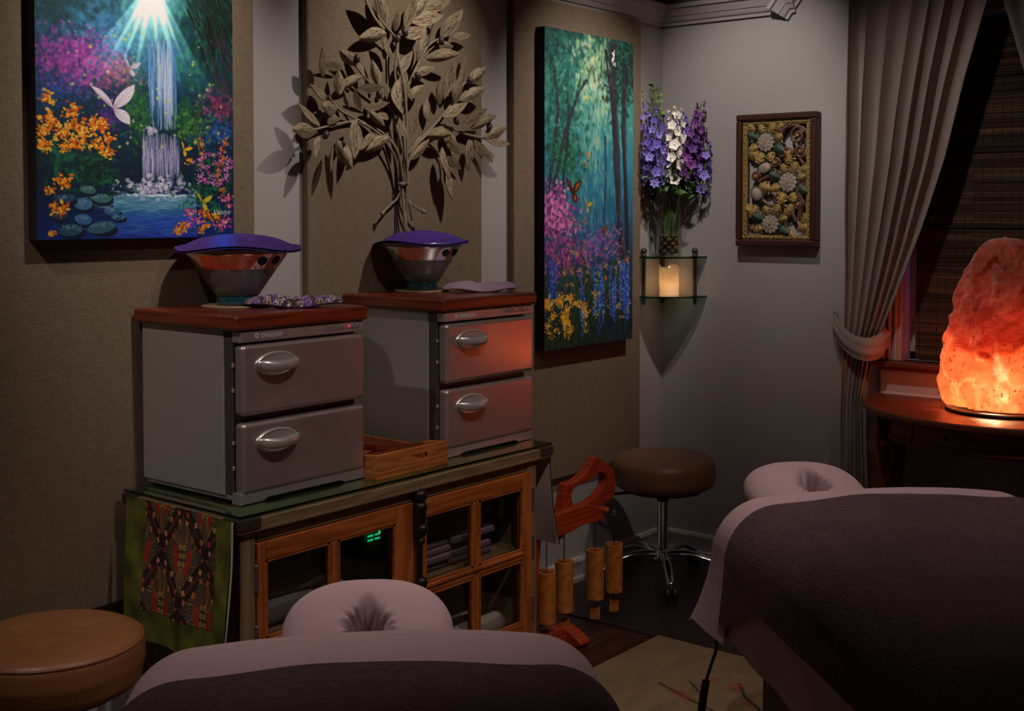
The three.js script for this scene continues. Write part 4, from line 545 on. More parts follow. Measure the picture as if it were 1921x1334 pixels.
// ---------- corner shelf with vase, flowers, candle ----------
const S1 = 1.279, S2 = 1.111;   // undersides of the glass shelves
{
  const o = thing('corner_shelf', 'two tier glass corner shelf with dark metal posts', 'shelf', [0, 0, 0]);
  const q = new THREE.Shape(); q.moveTo(0, 0); q.lineTo(0, 0.225); for (let i = 1; i <= 20; i++) { const a = i / 20 * Math.PI / 2; q.lineTo(-Math.sin(a) * 0.225 - 0.0, Math.cos(a) * 0.225); } q.closePath();
  for (const y of [S1, S2]) part(o, 'glass_shelf', prism(q, 0.008).rotateX(Math.PI / 2).translate(-0.003, y + 0.008, 0.003), shelfGlassM, 'green edged glass shelf');
  for (const [x, z] of [[-0.165, 0.014], [-0.014, 0.175], [-0.016, 0.016]]) {
    const p = part(o, 'post', merge([cyl(0.009, 0.009, S1 - S2 - 0.008, x, (S1 + S2) / 2 + 0.004, z, 16), lathe([[0.002, -0.034], [0.008, -0.026], [0.008, 0]], 14).translate(x, S2, z), lathe([[0.009, 0], [0.012, 0.004], [0.007, 0.01]], 14).translate(x, S1 + 0.008, z)]), bracketM);
    part(p, 'finial', sph(0.0135, x, S1 + 0.03, z, 16), bracketM, 'round ball finial');
  }
}
const SY = S1 + 0.0085;
{
  const vx = -0.088, vz = 0.09;
  const v = thing('glass_vase', 'tall clear glass cylinder vase on the corner shelf', 'vase', [vx, SY, vz]);
  part(v, 'vase_wall', lathe([[0.0, 0.0], [0.05, 0.0], [0.0535, 0.003], [0.0535, 0.265], [0.052, 0.266], [0.0505, 0.265], [0.0505, 0.008], [0, 0.008]], 40), glassM);
  const bark = [M([0.06, 0.028, 0.016], 0.6), M([0.11, 0.05, 0.025], 0.6), M([0.035, 0.02, 0.014], 0.5)];
  let n = 0; for (let ring = 0; ring < 5; ring++) for (let k = 0; k < 6; k++) { const a = k / 6 * 6.283 + ring * 0.5, g = new THREE.IcosahedronGeometry(0.0135, 1), p = g.attributes.position; for (let i = 0; i < p.count; i++) { const w = 0.8 + 0.35 * n3(p.getX(i) * 90, p.getY(i) * 90, p.getZ(i) * 90, n); p.setXYZ(i, p.getX(i) * w, p.getY(i) * w * 0.75, p.getZ(i) * w); } single('pebble', 'small dark brown pebble in the bottom of the vase', 'pebble', g, bark[n++ % 3], [vx + Math.cos(a) * 0.032, SY + 0.019 + ring * 0.0165, vz + Math.sin(a) * 0.032], rr(0, 6), 'pebbles in the vase'); }
  // delphinium stalks; X along the shelf diagonal as seen, Y above the shelf, Z towards the room
  const ex = V(0.66, 0, 0.75).normalize(), ez = V(-0.75, 0, 0.66).normalize(), at = (X, Y, Z) => V(vx, SY, vz).addScaledVector(ex, X).addScaledVector(ez, Z).add(V(0, Y, 0));
  const petal = (s, wd, cup) => grid(3, 3, (u, w) => { const q = w * 2 - 1, ww = wd * Math.sin(Math.PI * Math.pow(u, 0.7) * 0.93 + 0.1); return V(u * s, q * ww, cup * u * u * s + Math.abs(q) * ww * 0.3); });
  const bloss = (k, s, wd, cup) => merge([...Array(k).keys()].map((i) => petal(s, wd, cup).rotateZ(i / k * 6.2832)).concat([sph(s * 0.17, 0, 0, s * 0.12, 6)]));
  const BG = [bloss(5, 0.024, 0.0115, 0.35), bloss(7, 0.022, 0.0068, 0.4), bloss(5, 0.015, 0.0075, 1.1)], WG = [bloss(5, 0.027, 0.0145, 0.3), bloss(5, 0.023, 0.0125, 0.5), bloss(5, 0.015, 0.0075, 1.1)];
  const leafG = grid(4, 2, (u, w) => { const q = w * 2 - 1; return V(u * 0.045, q * 0.011 * Math.sin(Math.PI * Math.pow(u, 0.8)), 0.012 * Math.sin(u * 3) - Math.abs(q) * 0.003); });
  const stemM = M([0.09, 0.16, 0.04], 0.6), leafM = [M([0.04, 0.1, 0.025], 0.6), M([0.09, 0.2, 0.04], 0.6), M([0.16, 0.3, 0.06], 0.6)];
  const pal = { blue: [M([0.16, 0.11, 0.5], 0.7), M([0.24, 0.2, 0.62], 0.7), M([0.11, 0.07, 0.36], 0.7)], purple: [M([0.14, 0.03, 0.2], 0.7), M([0.22, 0.05, 0.28], 0.7), M([0.08, 0.025, 0.18], 0.7)], white: [M([0.75, 0.7, 0.66], 0.7), M([0.82, 0.76, 0.7], 0.7), M([0.7, 0.66, 0.56], 0.7)], cream: [M([0.42, 0.38, 0.26], 0.7), M([0.5, 0.45, 0.34], 0.7)] };
  const stalks = [ // colour, base x,y -> top x,y, depth, count, label
    ['blue', -0.10, 0.34, -0.13, 0.64, 0.03, 26, 'violet blue delphinium spike leaning left nearest the panel'], ['blue', -0.045, 0.345, -0.085, 0.62, 0.055, 26, 'violet blue delphinium spike second from the panel'], ['purple', -0.13, 0.40, -0.15, 0.6, -0.02, 16, 'dark violet delphinium spike behind the blue ones at left'],
    ['white', 0.02, 0.31, 0.0, 0.615, 0.065, 22, 'white delphinium spike at the front of the bouquet'], ['white', 0.045, 0.41, 0.035, 0.63, 0.0, 13, 'shorter white delphinium spike behind the front one'], ['blue', -0.01, 0.45, -0.02, 0.6, -0.03, 12, 'blue delphinium spike at the back in the middle'], ['blue', 0.06, 0.47, 0.06, 0.6, -0.02, 11, 'blue delphinium spike right of the white ones'],
    ['purple', 0.075, 0.36, 0.125, 0.645, 0.05, 26, 'deep purple delphinium spike right of the middle'], ['purple', 0.12, 0.37, 0.195, 0.62, 0.0, 22, 'deep purple delphinium spike leaning far right'], ['blue', 0.115, 0.27, 0.15, 0.47, 0.06, 15, 'blue delphinium spike hanging low at the right'], ['purple', 0.06, 0.33, 0.09, 0.56, 0.085, 22, 'deep purple delphinium spike low at the front'], ['blue', -0.08, 0.30, -0.11, 0.5, 0.085, 20, 'blue delphinium spike low at the front left'], ['cream', 0.165, 0.33, 0.225, 0.52, -0.02, 12, 'cream budding spike at the far right'],
  ];
  for (const [col, x0, y0, x1, y1, d, few, label] of stalks) {
    const cnt = Math.round(few * 1.35);
    const root = at(x0 * 0.12 + rr(-0.012, 0.012), 0.02, rr(-0.012, 0.012)), mid = at(x0 * 0.24, 0.24, d * 0.3), b = at(x0, y0, d), t = at(x1, y1, d * 1.2);
    const o = thing('delphinium', label, 'flower', [vx, SY, vz], 0, 'delphiniums in the vase'), cur = new THREE.CatmullRomCurve3([root, mid, b, t].map((p) => p.clone().sub(o.position)));
    part(o, 'stem', new THREE.TubeGeometry(cur, 24, 0.0026, 5), stemM);
    const len = t.clone().sub(b).length(), up = t.clone().sub(b).normalize(), bb = b.clone().sub(o.position);
    for (let i = 0; i < cnt; i++) {
      const f = Math.pow(i / (cnt - 1), 0.92), a = i * 2.4 + rnd() * 0.5, out = V(Math.cos(a), 0, Math.sin(a)); if (out.dot(ez) < -0.35) out.addScaledVector(ez, 0.9).normalize(); out.addScaledVector(up, 0.35 * f).normalize();
      const s = lerp(1.12, 0.6, f * f), G = col === 'white' ? WG : BG, m = part(o, 'blossom', f > 0.86 ? G[2] : G[i % 2], pick(pal[col]));
      m.position.copy(bb).addScaledVector(up, f * len).addScaledVector(out, lerp(0.034, 0.01, f)); m.quaternion.setFromUnitVectors(V(0, 0, 1), out); m.rotateZ(rnd() * 6); m.scale.setScalar(s);
    }
    for (let i = 0; i < 5; i++) { const m = part(o, 'leaf', leafG, pick(leafM)); m.position.copy(mid.clone().lerp(b, 0.45 + 0.16 * i)).sub(o.position); m.quaternion.setFromUnitVectors(V(1, 0, 0), V(rr(-1, 1), rr(-0.1, 0.6), rr(-1, 1)).addScaledVector(ez, 0.5).normalize()); m.scale.setScalar(rr(0.9, 1.5)); }
  }
  for (const [x0, x1, y1, label] of [[-0.06, -0.065, 0.72, 'tall green leafy sprig above the blue flowers'], [-0.03, -0.05, 0.725, 'tall green leafy sprig beside the wall corner'], [-0.12, -0.13, 0.715, 'green leafy sprig nearest the panel'], [0.12, 0.165, 0.68, 'green leafy sprig above the purple flowers'], [-0.14, -0.19, 0.38, 'small twig sticking out over the panel']]) {
    const o = thing('leafy_sprig', label, 'sprig', [vx, SY, vz], 0, 'green sprigs in the vase'), r0 = at(0, 0.03, 0), c = new THREE.CatmullRomCurve3([r0, at(x0 * 0.5, y1 * 0.45, 0.01), at(x0, y1 * 0.75, -0.01), at(x1, y1, -0.01)].map((p) => p.sub(o.position)));
    part(o, 'stem', new THREE.TubeGeometry(c, 24, 0.0018, 5), stemM);
    for (let i = 0; i < 11; i++) { const m = part(o, 'leaf', leafG, leafM[1 + (i % 2)]), f = 0.74 + i * 0.0255; m.position.copy(c.getPoint(Math.min(1, f))); const sd = i % 2 ? 1 : -1; m.quaternion.setFromUnitVectors(V(1, 0, 0), ex.clone().multiplyScalar(sd * rr(0.5, 1)).add(V(0, rr(0.2, 1), 0)).addScaledVector(ez, rr(-0.5, 0.5)).normalize()); m.rotateX(rr(-1, 1)); m.scale.setScalar(rr(0.45, 0.75)); }
  }
  const fol = thing('bouquet_foliage', 'dark green leaf collar at the base of the bouquet', 'foliage', [vx, SY, vz]);
  for (let i = 0; i < 70; i++) { const a = rnd() * 6.283, r = rr(0.02, 0.1), m = part(fol, 'leaf', leafG, leafM[i % 3 === 2 && rnd() > 0.5 ? 1 : 0]); m.position.set(Math.cos(a) * r, rr(0.27, 0.335), Math.sin(a) * r); m.quaternion.setFromUnitVectors(V(1, 0, 0), V(Math.cos(a) + rr(-0.5, 0.5), rr(-0.7, 0.5), Math.sin(a) + rr(-0.5, 0.5)).normalize()); m.scale.setScalar(rr(0.8, 1.5)); }
  fol.children.forEach((m) => { const w = m.position.clone().add(fol.position); m.position.x -= Math.max(0, w.x + 0.03); m.position.z += Math.max(0, 0.03 - w.z); });
}
{ // candle
  const o = thing('pillar_candle', 'glowing ivory pillar candle on the lower corner shelf', 'candle', [-0.075, S2 + 0.0085, 0.085]);
  const g = grid(40, 24, (u, v) => { const a = u * 6.2832, y = v * 0.122, lip = 0.01 * Math.sin(a * 3 + 1) * sst(0.85, 1, v), r = 0.042 + 0.0022 * Math.sin(a * 7 + Math.sin(v * 7)) * sst(0.1, 0.5, v) + 0.0016 * (n3(Math.cos(a) * 4, v * 6, Math.sin(a) * 4, 3) - 0.5); return V(Math.cos(a) * r, y + lip, -Math.sin(a) * r); });
  const top = lathe([[0, 0.10], [0.03, 0.104], [0.041, 0.119]], 32);
  const wax = M([0.85, 0.72, 0.56], 0.8, { transmission: 0.5, thickness: 0, emissive: new THREE.Color(0.9, 0.5, 0.2), emissiveIntensity: 0.02 });
  part(o, 'wax', merge([g, top, cyl(0.042, 0.042, 0.001, 0, 0.0006, 0, 32)]), wax);
  part(o, 'flame', lathe([[0, 0], [0.0035, 0.005], [0.003, 0.01], [0, 0.019]], 12).translate(0, 0.106, 0), M([0.2, 0.1, 0.05], 0.5, { emissive: new THREE.Color(1, 0.82, 0.5), emissiveIntensity: 2.2 }), 'small flickering flame tip');
  const l = new THREE.PointLight(new THREE.Color(1, 0.62, 0.28), 0.0075, 0, 2); l.name = 'candle_light'; l.position.set(-0.075, S2 + 0.058, 0.085); l.shadow.radius = 0.5; l.castShadow = true; scene.add(l);
}

// ---------- carved wooden wall panel ----------
{
  const zc = 0.565, yb = 1.335, W = 0.355, H = 0.54, o = thing('carved_wall_panel', 'carved wooden relief with gilded flowers in a dark brown frame', 'wall carving', [-0.026, yb, zc]);
  o.rotation.y = -Math.PI / 2;   // local x -> +z of the room, local z -> towards the room
  const darkWood = M('#ffffff', 0.45, { map: woodTex([78, 36, 24], [36, 15, 10], 500, 2, 6), bumpMap: grainBump, bumpScale: 0.0003 });
  const fw = 0.026; for (const [w, h, x, y, g] of [[W, fw, 0, fw / 2, 'x'], [W, fw, 0, H - fw / 2, 'x'], [fw, H - 2 * fw, -W / 2 + fw / 2, H / 2, 'y'], [fw, H - 2 * fw, W / 2 - fw / 2, H / 2, 'y']]) part(o, 'frame_bar', muv(rbox(w, h, 0.05, 0.006, x, y, 0), g), darkWood);
  const gold = M([0.48, 0.32, 0.11], 0.42, { metalness: 0.6, bumpMap: fineBump, bumpScale: 0.001 }), green = M([0.03, 0.055, 0.03], 0.55), brown = M([0.12, 0.045, 0.03], 0.4), brownGold = M([0.4, 0.2, 0.08], 0.45, { metalness: 0.4 }), pearl = M([0.42, 0.33, 0.28], 0.32, { metalness: 0.3, bumpMap: fineBump, bumpScale: 0.001 });
  // gilded rope border
  const iw = W - 2 * fw, ih = H - 2 * fw, bw = 0.02;
  for (const [w, h, x, y] of [[iw, bw, 0, fw + bw / 2], [iw, bw, 0, H - fw - bw / 2], [bw, ih - 2 * bw, -iw / 2 + bw / 2, H / 2], [bw, ih - 2 * bw, iw / 2 - bw / 2, H / 2]]) {
    const n = Math.round(Math.max(w, h) / 0.0105), list = [box(w, h, 0.012, x, y, 0.004)]; for (let i = 0; i < n; i++) { const t = (i + 0.5) / n - 0.5, g = sph(0.0062, 0, 0, 0, 8).scale(1.5, 0.75, 0.7).rotateZ(i % 2 ? 0.7 : -0.7); list.push(g.translate(x + (w > h ? t * w : 0), y + (w > h ? 0 : t * h), 0.0115)); }
    part(o, 'gilded_border', merge(list), gold, 'gilded rope pattern border');
  }
  const px = (zx) => (zx - 395) / 690 * W, py = (zy) => H - (zy - 90) / 1120 * H;
  const leafS = (L, wd) => { const pts = [[0, 0]], n = 5; for (let i = 1; i <= n; i++) { const t = i / n; pts.push([t * L * 0.94 - 0.004, wd * Math.sin(Math.PI * (0.12 + t * 0.8)) * 0.72], [t * L, wd * Math.sin(Math.PI * (0.1 + t * 0.85))]); } pts.push([L * 1.06, 0]); for (let i = n; i >= 1; i--) { const t = i / n; pts.push([t * L, -wd * Math.sin(Math.PI * (0.1 + t * 0.85))], [t * L * 0.94 - 0.004, -wd * Math.sin(Math.PI * (0.12 + t * 0.8)) * 0.72]); } return poly(pts); };
  const lobed = (L, wd) => grid(30, 8, (u, v) => { const q = v * 2 - 1, e = Math.pow(Math.sin(Math.PI * Math.pow(u, 0.75)), 0.7) * (0.42 + 0.58 * Math.pow(Math.abs(Math.sin(u * 4 * Math.PI + 0.4)), 0.8)), w = wd * e * q; return V(u * L - Math.abs(q) * 0.008 * Math.cos(u * 10 * Math.PI) * e, w, 0.008 * Math.sin(u * 3) - 0.014 * Math.pow(Math.abs(q), 1.4) * e + 0.002 * Math.cos(q * 12)); });
  const LGs = [lobed(0.05, 0.024), lobed(0.06, 0.029)];
  const clipX = iw / 2 - bw, flower3 = (zx, zy, r, n) => {
    const f = new THREE.Group(); f.name = 'carved_flower'; f.position.set(px(zx), py(zy), 0.004); o.add(f);
    part(f, 'calyx', lathe([[0, 0.006], [r * 1.28, 0.004], [r * 1.34, 0], [0, -0.004]], 24).rotateX(Math.PI / 2), green);
    const pg = sph(r * 0.32, 0, 0, 0, 10).scale(1.25, 0.9, 0.55); for (let i = 0; i < n; i++) { const m = part(f, 'petal', pg, pearl); const a = i / n * 6.283; m.position.set(Math.cos(a) * r * 0.72, Math.sin(a) * r * 0.72, 0.009); m.rotation.z = a; }
    for (let i = 0; i < 6; i++) { const m = part(f, 'petal', pg, pearl); const a = i / 6 * 6.283 + 0.3; m.position.set(Math.cos(a) * r * 0.34, Math.sin(a) * r * 0.34, 0.012); m.rotation.z = a; }
    part(f, 'heart', sph(r * 0.2, 0, 0, 0.015, 10), gold);
    for (let i = 0; i < 8; i++) { const a = i / 8 * 6.283 + 0.35, ex = px(zx) + Math.cos(a) * (r + 0.036), ey = py(zy) + Math.sin(a) * (r + 0.036); if (Math.abs(ex) > clipX || ey < fw + bw || ey > H - fw - bw) continue; const m = part(f, 'leaf', LGs[i % 2], i % 4 === 3 ? green : gold); m.position.set(Math.cos(a) * r * 0.95, Math.sin(a) * r * 0.95, 0.002); m.rotation.set(0, -0.15, a, 'ZYX'); }
  };
  flower3(305, 335, 0.036, 12); flower3(500, 675, 0.037, 12); flower3(350, 1025, 0.036, 12);
  for (const [zx, zy, rot] of [[290, 550, 0.3], [222, 770, 2.0]]) { const m = part(o, 'carved_bud', sph(0.024, 0, 0, 0, 16).scale(1.25, 0.95, 0.55), pearl); m.position.set(px(zx), py(zy), 0.006); m.rotation.z = rot; part(m, 'sepal', lathe([[0, -0.003], [0.032, 0], [0.03, 0.003], [0, 0.004]], 20).rotateX(Math.PI / 2).scale(1.2, 0.95, 1).translate(0, 0, -0.006), green); }
  const spiral = (zx, zy, r, dir) => { const pts = []; for (let i = 0; i <= 34; i++) { const t = i / 34, a = dir * t * 10.5, q = r * (1 - t * 0.88); pts.push(V(px(zx) + Math.cos(a) * q, py(zy) + Math.sin(a) * q, 0.004 + 0.008 * t)); } part(o, 'scroll', tube(pts, 0.0062, 70, 8), brown); part(o, 'scroll_eye', sph(0.008, px(zx), py(zy), 0.012, 10), brownGold); };
  spiral(575, 285, 0.04, 1); spiral(600, 415, 0.026, -1); spiral(382, 508, 0.022, 1); spiral(415, 805, 0.022, -1); spiral(215, 620, 0.02, 1); spiral(190, 1060, 0.018, -1); spiral(585, 860, 0.024, 1);
  const stemP = (l, r = 0.0075) => part(o, 'scroll_stem', tube(l.map(([a, b]) => V(px(a), py(b), 0.001)), r, 30, 8), brown);
  stemP([[430, 260], [470, 210], [560, 200], [620, 260]], 0.009); stemP([[405, 400], [480, 390], [560, 440], [620, 520]]); stemP([[420, 450], [500, 440], [570, 400]], 0.011); stemP([[440, 600], [380, 570], [350, 520]]); stemP([[240, 660], [320, 620], [430, 600]], 0.009); stemP([[270, 820], [350, 870], [450, 860], [520, 920], [560, 1000]]); stemP([[560, 720], [600, 800], [600, 900], [590, 980]], 0.011); stemP([[170, 1070], [230, 1090], [300, 1060]]); stemP([[620, 600], [625, 700], [600, 760]], 0.009);
  for (const [a, b, r] of [[195, 230, 2.2], [380, 225, 0.6], [600, 580, 0.4], [190, 930, 2.6], [450, 1080, -0.4], [580, 1060, 0.2], [610, 1020, 0.9], [220, 860, -2.0], [350, 730, 2.8], [470, 950, 0.9], [240, 460, 2.5], [500, 520, 1.6]]) { const m = part(o, 'leaf', LGs[1], gold); m.position.set(px(a), py(b), 0.006); m.rotation.z = r; }
  part(o, 'hanger', merge([new THREE.TorusGeometry(0.005, 0.0012, 6, 16).translate(-0.012, H + 0.004, -0.01)]), silverM, 'small metal hanging ring');
}

// ---------- window dressing ----------
{
  const o = thing('woven_shade', 'dark woven bamboo roman shade in the window', 'window shade', [0.045, 0, (WZ0 + WZ1) / 2]);
  const w = WZ1 - WZ0 - 0.035, y0 = 0.912, y1 = WY1 - 0.005, n = 300, reedG = new THREE.BoxGeometry(0.0022, 1, 1).toNonIndexed();
  part(o, 'backing', muv(box(0.002, y1 - y0, w, 0.006, (y0 + y1) / 2, 0.012), 'z'), M([0.025, 0.014, 0.01], 0.95));
  const reeds = new THREE.InstancedMesh(new THREE.CylinderGeometry(0.5, 0.5, 1, 6).rotateX(Math.PI / 2), M('#ffffff', 0.8), n * 4); shade(reeds); reeds.name = 'reed'; reeds.userData.kind = 'stuff'; const mt = new THREE.Matrix4(); let k = 0;
  for (let i = 0; i < n; i++) for (let j = 0; j < 4; j++) { const y = lerp(y0 + 0.003, y1 - 0.003, (i + 0.5) / n), h = rr(0.0022, 0.0042), L = w / 4; mt.makeScale(0.003, h, L * rr(0.98, 1.02)).setPosition(0.003 + rr(-0.0008, 0.0008), y + rr(-0.0008, 0.0008), 0.012 - w / 2 + L * (j + 0.5)); reeds.setMatrixAt(k, mt); const b = (0.35 + 0.9 * Math.pow(n3(i * 0.23, 1, 2, 5), 1.5)) * rr(0.5, 1.2); reeds.setColorAt(k++, new THREE.Color().setRGB(0.15 * b, 0.085 * b, 0.05 * b)); }
  o.add(reeds);
  const th = []; for (let i = 0; i < 26; i++) th.push(box(0.0014, y1 - y0, 0.0016, 0.0006, (y0 + y1) / 2, 0.012 - w / 2 + (i + 0.5) * w / 26)); part(o, 'binding_thread', merge(th), M([0.02, 0.013, 0.01], 0.9));
  for (const y of [1.98, 1.70, 1.42]) part(o, 'fold_rib', rbox(0.008, 0.012, w, 0.003, -0.002, y, 0.012), M([0.02, 0.012, 0.009], 0.9));
  part(o, 'valance_rail', rbox(0.03, 0.03, w, 0.004, 0.0, y1 - 0.02, 0.012), M([0.03, 0.018, 0.012], 0.8));
}
function curtain(label, edge, folds, flip) {   // edge rows: [y, near-wall z, window z]
  const f = (dx) => grid(120, 70, (u, v) => {
    const y = lerp(2.5, 0.015, v), [a, b] = lut(edge, -y), w = Math.abs(b - a), t = flip ? 1 - u : u, amp = clamp(w * 0.085, 0.01, 0.036) * (0.75 + 0.5 * n3(t * 4, y * 0.8, 1, 7)), ph = t * folds * 6.2832 + 0.7 * Math.sin(t * 9) + 0.5 * Math.sin(y * 1.4 + t * 5);
    const q = Math.sin(ph), s = Math.sign(q) * Math.pow(Math.abs(q), 0.7); return V(-0.085 - amp * (1 + s) - dx - 0.012 * n3(t * 9, y * 4, 3, 2), y, lerp(a, b, t) + amp * 0.35 * Math.cos(ph));
  }, (u, v) => [u * 1.6, v * 2.5]);
  return single('curtain', label, 'curtain', f(0), curtainM, [0, 0, 0], 0, 'curtains at the window');
}
curtain('taupe curtain gathered by a tieback beside the carving', [[-2.5, 0.91, 1.50], [-2.25, 0.908, 1.43], [-1.95, 0.907, 1.345], [-1.67, 0.906, 1.275], [-1.4, 0.903, 1.185], [-1.2, 0.90, 1.11], [-1.05, 0.898, 1.05], [-0.98, 0.893, 1.02], [-0.9, 0.888, 1.0], [-0.75, 0.884, 0.975], [-0.5, 0.88, 0.985], [0, 0.87, 1.0]], 7, false);
curtain('taupe curtain edge at the far side of the window', [[-2.5, 2.15, 1.40], [-2.22, 2.15, 1.478], [-1.95, 2.15, 1.555], [-1.6, 2.15, 1.67], [-1.2, 2.15, 1.86], [-1.0, 2.15, 2.0], [-0.8, 2.15, 2.03], [0, 2.17, 2.02]], 7, true);
{
  const path = new THREE.CatmullRomCurve3([V(-0.012, 1.075, 0.805), V(-0.075, 1.045, 0.83), V(-0.135, 0.99, 0.895), V(-0.165, 0.962, 0.96), V(-0.162, 0.955, 1.01), V(-0.12, 0.965, 1.045), V(-0.05, 1.0, 1.05)]);
  const f = (s) => grid(40, 8, (u, v) => { const p = path.getPoint(u), t = path.getTangent(u), up = V(0, 1, 0).addScaledVector(t, -t.y).normalize(), nrm = t.clone().cross(up).normalize(), h = lerp(0.05, 0.088, sst(0, 0.7, u)); return p.clone().addScaledVector(up, (v - 0.5) * h).addScaledVector(nrm, s * 0.004 + 0.003 * Math.sin(v * 14 + u * 5) - 0.012 * Math.pow(v * 2 - 1, 2)); }, (u, v) => [u * 0.35, v * 0.08]);
  single('curtain_tieback', 'taupe fabric tieback holding the curtain beside the carving', 'tieback', merge([f(1), f(-1)]), curtainM);
  single('curtain_rod', 'dark metal curtain rod above the window', 'curtain rod', merge([cyl(0.012, 0.012, 1.5, 0, 0, 0, 16).rotateX(Math.PI / 2), sph(0.024, 0, 0, 0.76), sph(0.024, 0, 0, -0.76), ...[-0.7, 0.7].map((z) => box(0.085, 0.016, 0.016, 0.042, -0.005, z))]), darkMetalM, [-0.088, 2.515, 1.525]);
}

// ---------- half round table with salt lamp ----------
{
  const o = thing('half_round_table', 'half round reddish wooden side table with drawers under the window', 'table', [-0.052, 0, 1.5]);
  const el = (a, b, n = 40) => { const s = new THREE.Shape(); s.moveTo(0, -a); for (let i = 0; i <= n; i++) { const t = -Math.PI / 2 + i / n * Math.PI; s.lineTo(-Math.cos(t) * b, Math.sin(t) * a); } s.closePath(); return s; };   // shape x -> room x, shape y -> room z (flipped below)
  const flat = (s, d, bv) => { const g = prism(s, d, bv); g.rotateX(Math.PI / 2); return g; };
  part(o, 'table_top', muv(merge([flat(el(0.5, 0.515), 0.012, 0.006).translate(0, 0.774, 0), flat(el(0.485, 0.5), 0.006, 0.003).translate(0, 0.757, 0)]), 'z'), tableWoodM);
  const arc = (t0, t1, a, b, y0, y1, th) => { const s = new THREE.Shape(), n = 14; for (let i = 0; i <= n; i++) { const t = lerp(t0, t1, i / n); i ? s.lineTo(-Math.cos(t) * b, Math.sin(t) * a) : s.moveTo(-Math.cos(t) * b, Math.sin(t) * a); } for (let i = n; i >= 0; i--) { const t = lerp(t0, t1, i / n); s.lineTo(-Math.cos(t) * (b - th), Math.sin(t) * (a - th)); } s.closePath(); return flat(s, y1 - y0, 0).translate(0, y1, 0); };
  part(o, 'apron', muv(arc(-1.5, 1.5, 0.45, 0.465, 0.665, 0.748, 0.02), 'z'), tableWoodM);
  // drawers: [-0.78,-0.46] short, [-0.44,0.44] centre, [0.46,0.78]; shape y grows to +z after the turn
  for (const [t0, t1, pull] of [[-0.72, -0.44, false], [-0.42, 0.42, true], [0.44, 0.72, false]]) {
    const d = part(o, 'drawer', muv(merge([arc(t0, t1, 0.457, 0.472, 0.682, 0.744, 0.012), arc(t0, t1, 0.463, 0.478, 0.676, 0.69, 0.012)]), 'z'), tableWoodM);
    if (pull) { const pts = [-1, -0.8, -0.4, 0, 0.4, 0.8, 1].map((k, i) => V(-0.478 - [0.004, 0.016, 0.024, 0.026, 0.024, 0.016, 0.004][i], 0.722 - [0, 0.006, 0.017, 0.02, 0.017, 0.006, 0][i], k * 0.045 - 0.02)); part(d, 'handle', merge([tube(pts, 0.0038, 40, 8), sph(0.008, -0.474, 0.722, 0.025, 10), sph(0.008, -0.474, 0.722, -0.065, 10)]), darkMetalM, 'dark bail pull'); }
  }
  const leg = (x, z, face) => {
    const g = new THREE.Group(); g.name = 'leg'; g.position.set(x, 0, z); g.rotation.y = face; o.add(g);
    const s = poly([[-0.04, 0.75], [0.045, 0.75], [0.047, 0.66], [0.055, 0.62], [0.045, 0.55], [0.03, 0.4], [0.018, 0.2], [0.02, 0.05], [0.034, 0.02], [0.034, 0], [-0.012, 0], [-0.014, 0.05], [-0.012, 0.2], [-0.016, 0.4], [-0.024, 0.55], [-0.036, 0.62], [-0.04, 0.66]]);
    part(g, 'leg_post', muv(prism(s, 0.05, 0.004).translate(0, 0, -0.025), 'y'), tableWoodM);
    const car = []; for (let i = 0; i < 7; i++) car.push(sph(0.012 - i * 0.0008, 0.049 - i * 0.0028 + (i < 2 ? 0.004 : 0), 0.64 - i * 0.02, (i % 2 ? 0.008 : -0.008), 8).scale(0.8, 1, 1)); part(g, 'carved_ornament', merge(car), tableWoodM, 'carved leaf ornament');
    part(g, 'knee_bracket', muv(merge([-1, 1].map((k) => prism(poly([[0, 0.665], [0.05, 0.665], [0.03, 0.65], [0.014, 0.63], [0, 0.6]]), 0.02).rotateY(k > 0 ? -Math.PI / 2 : Math.PI / 2).translate(k > 0 ? 0.04 : 0.02, 0, k * 0.024)))), tableWoodM);
  };
  leg(-0.3, -0.335, Math.PI - 0.72); leg(-0.3, 0.335, Math.PI + 0.72); leg(-0.06, -0.39, Math.PI - 1.2); leg(-0.06, 0.39, Math.PI + 1.2);
}
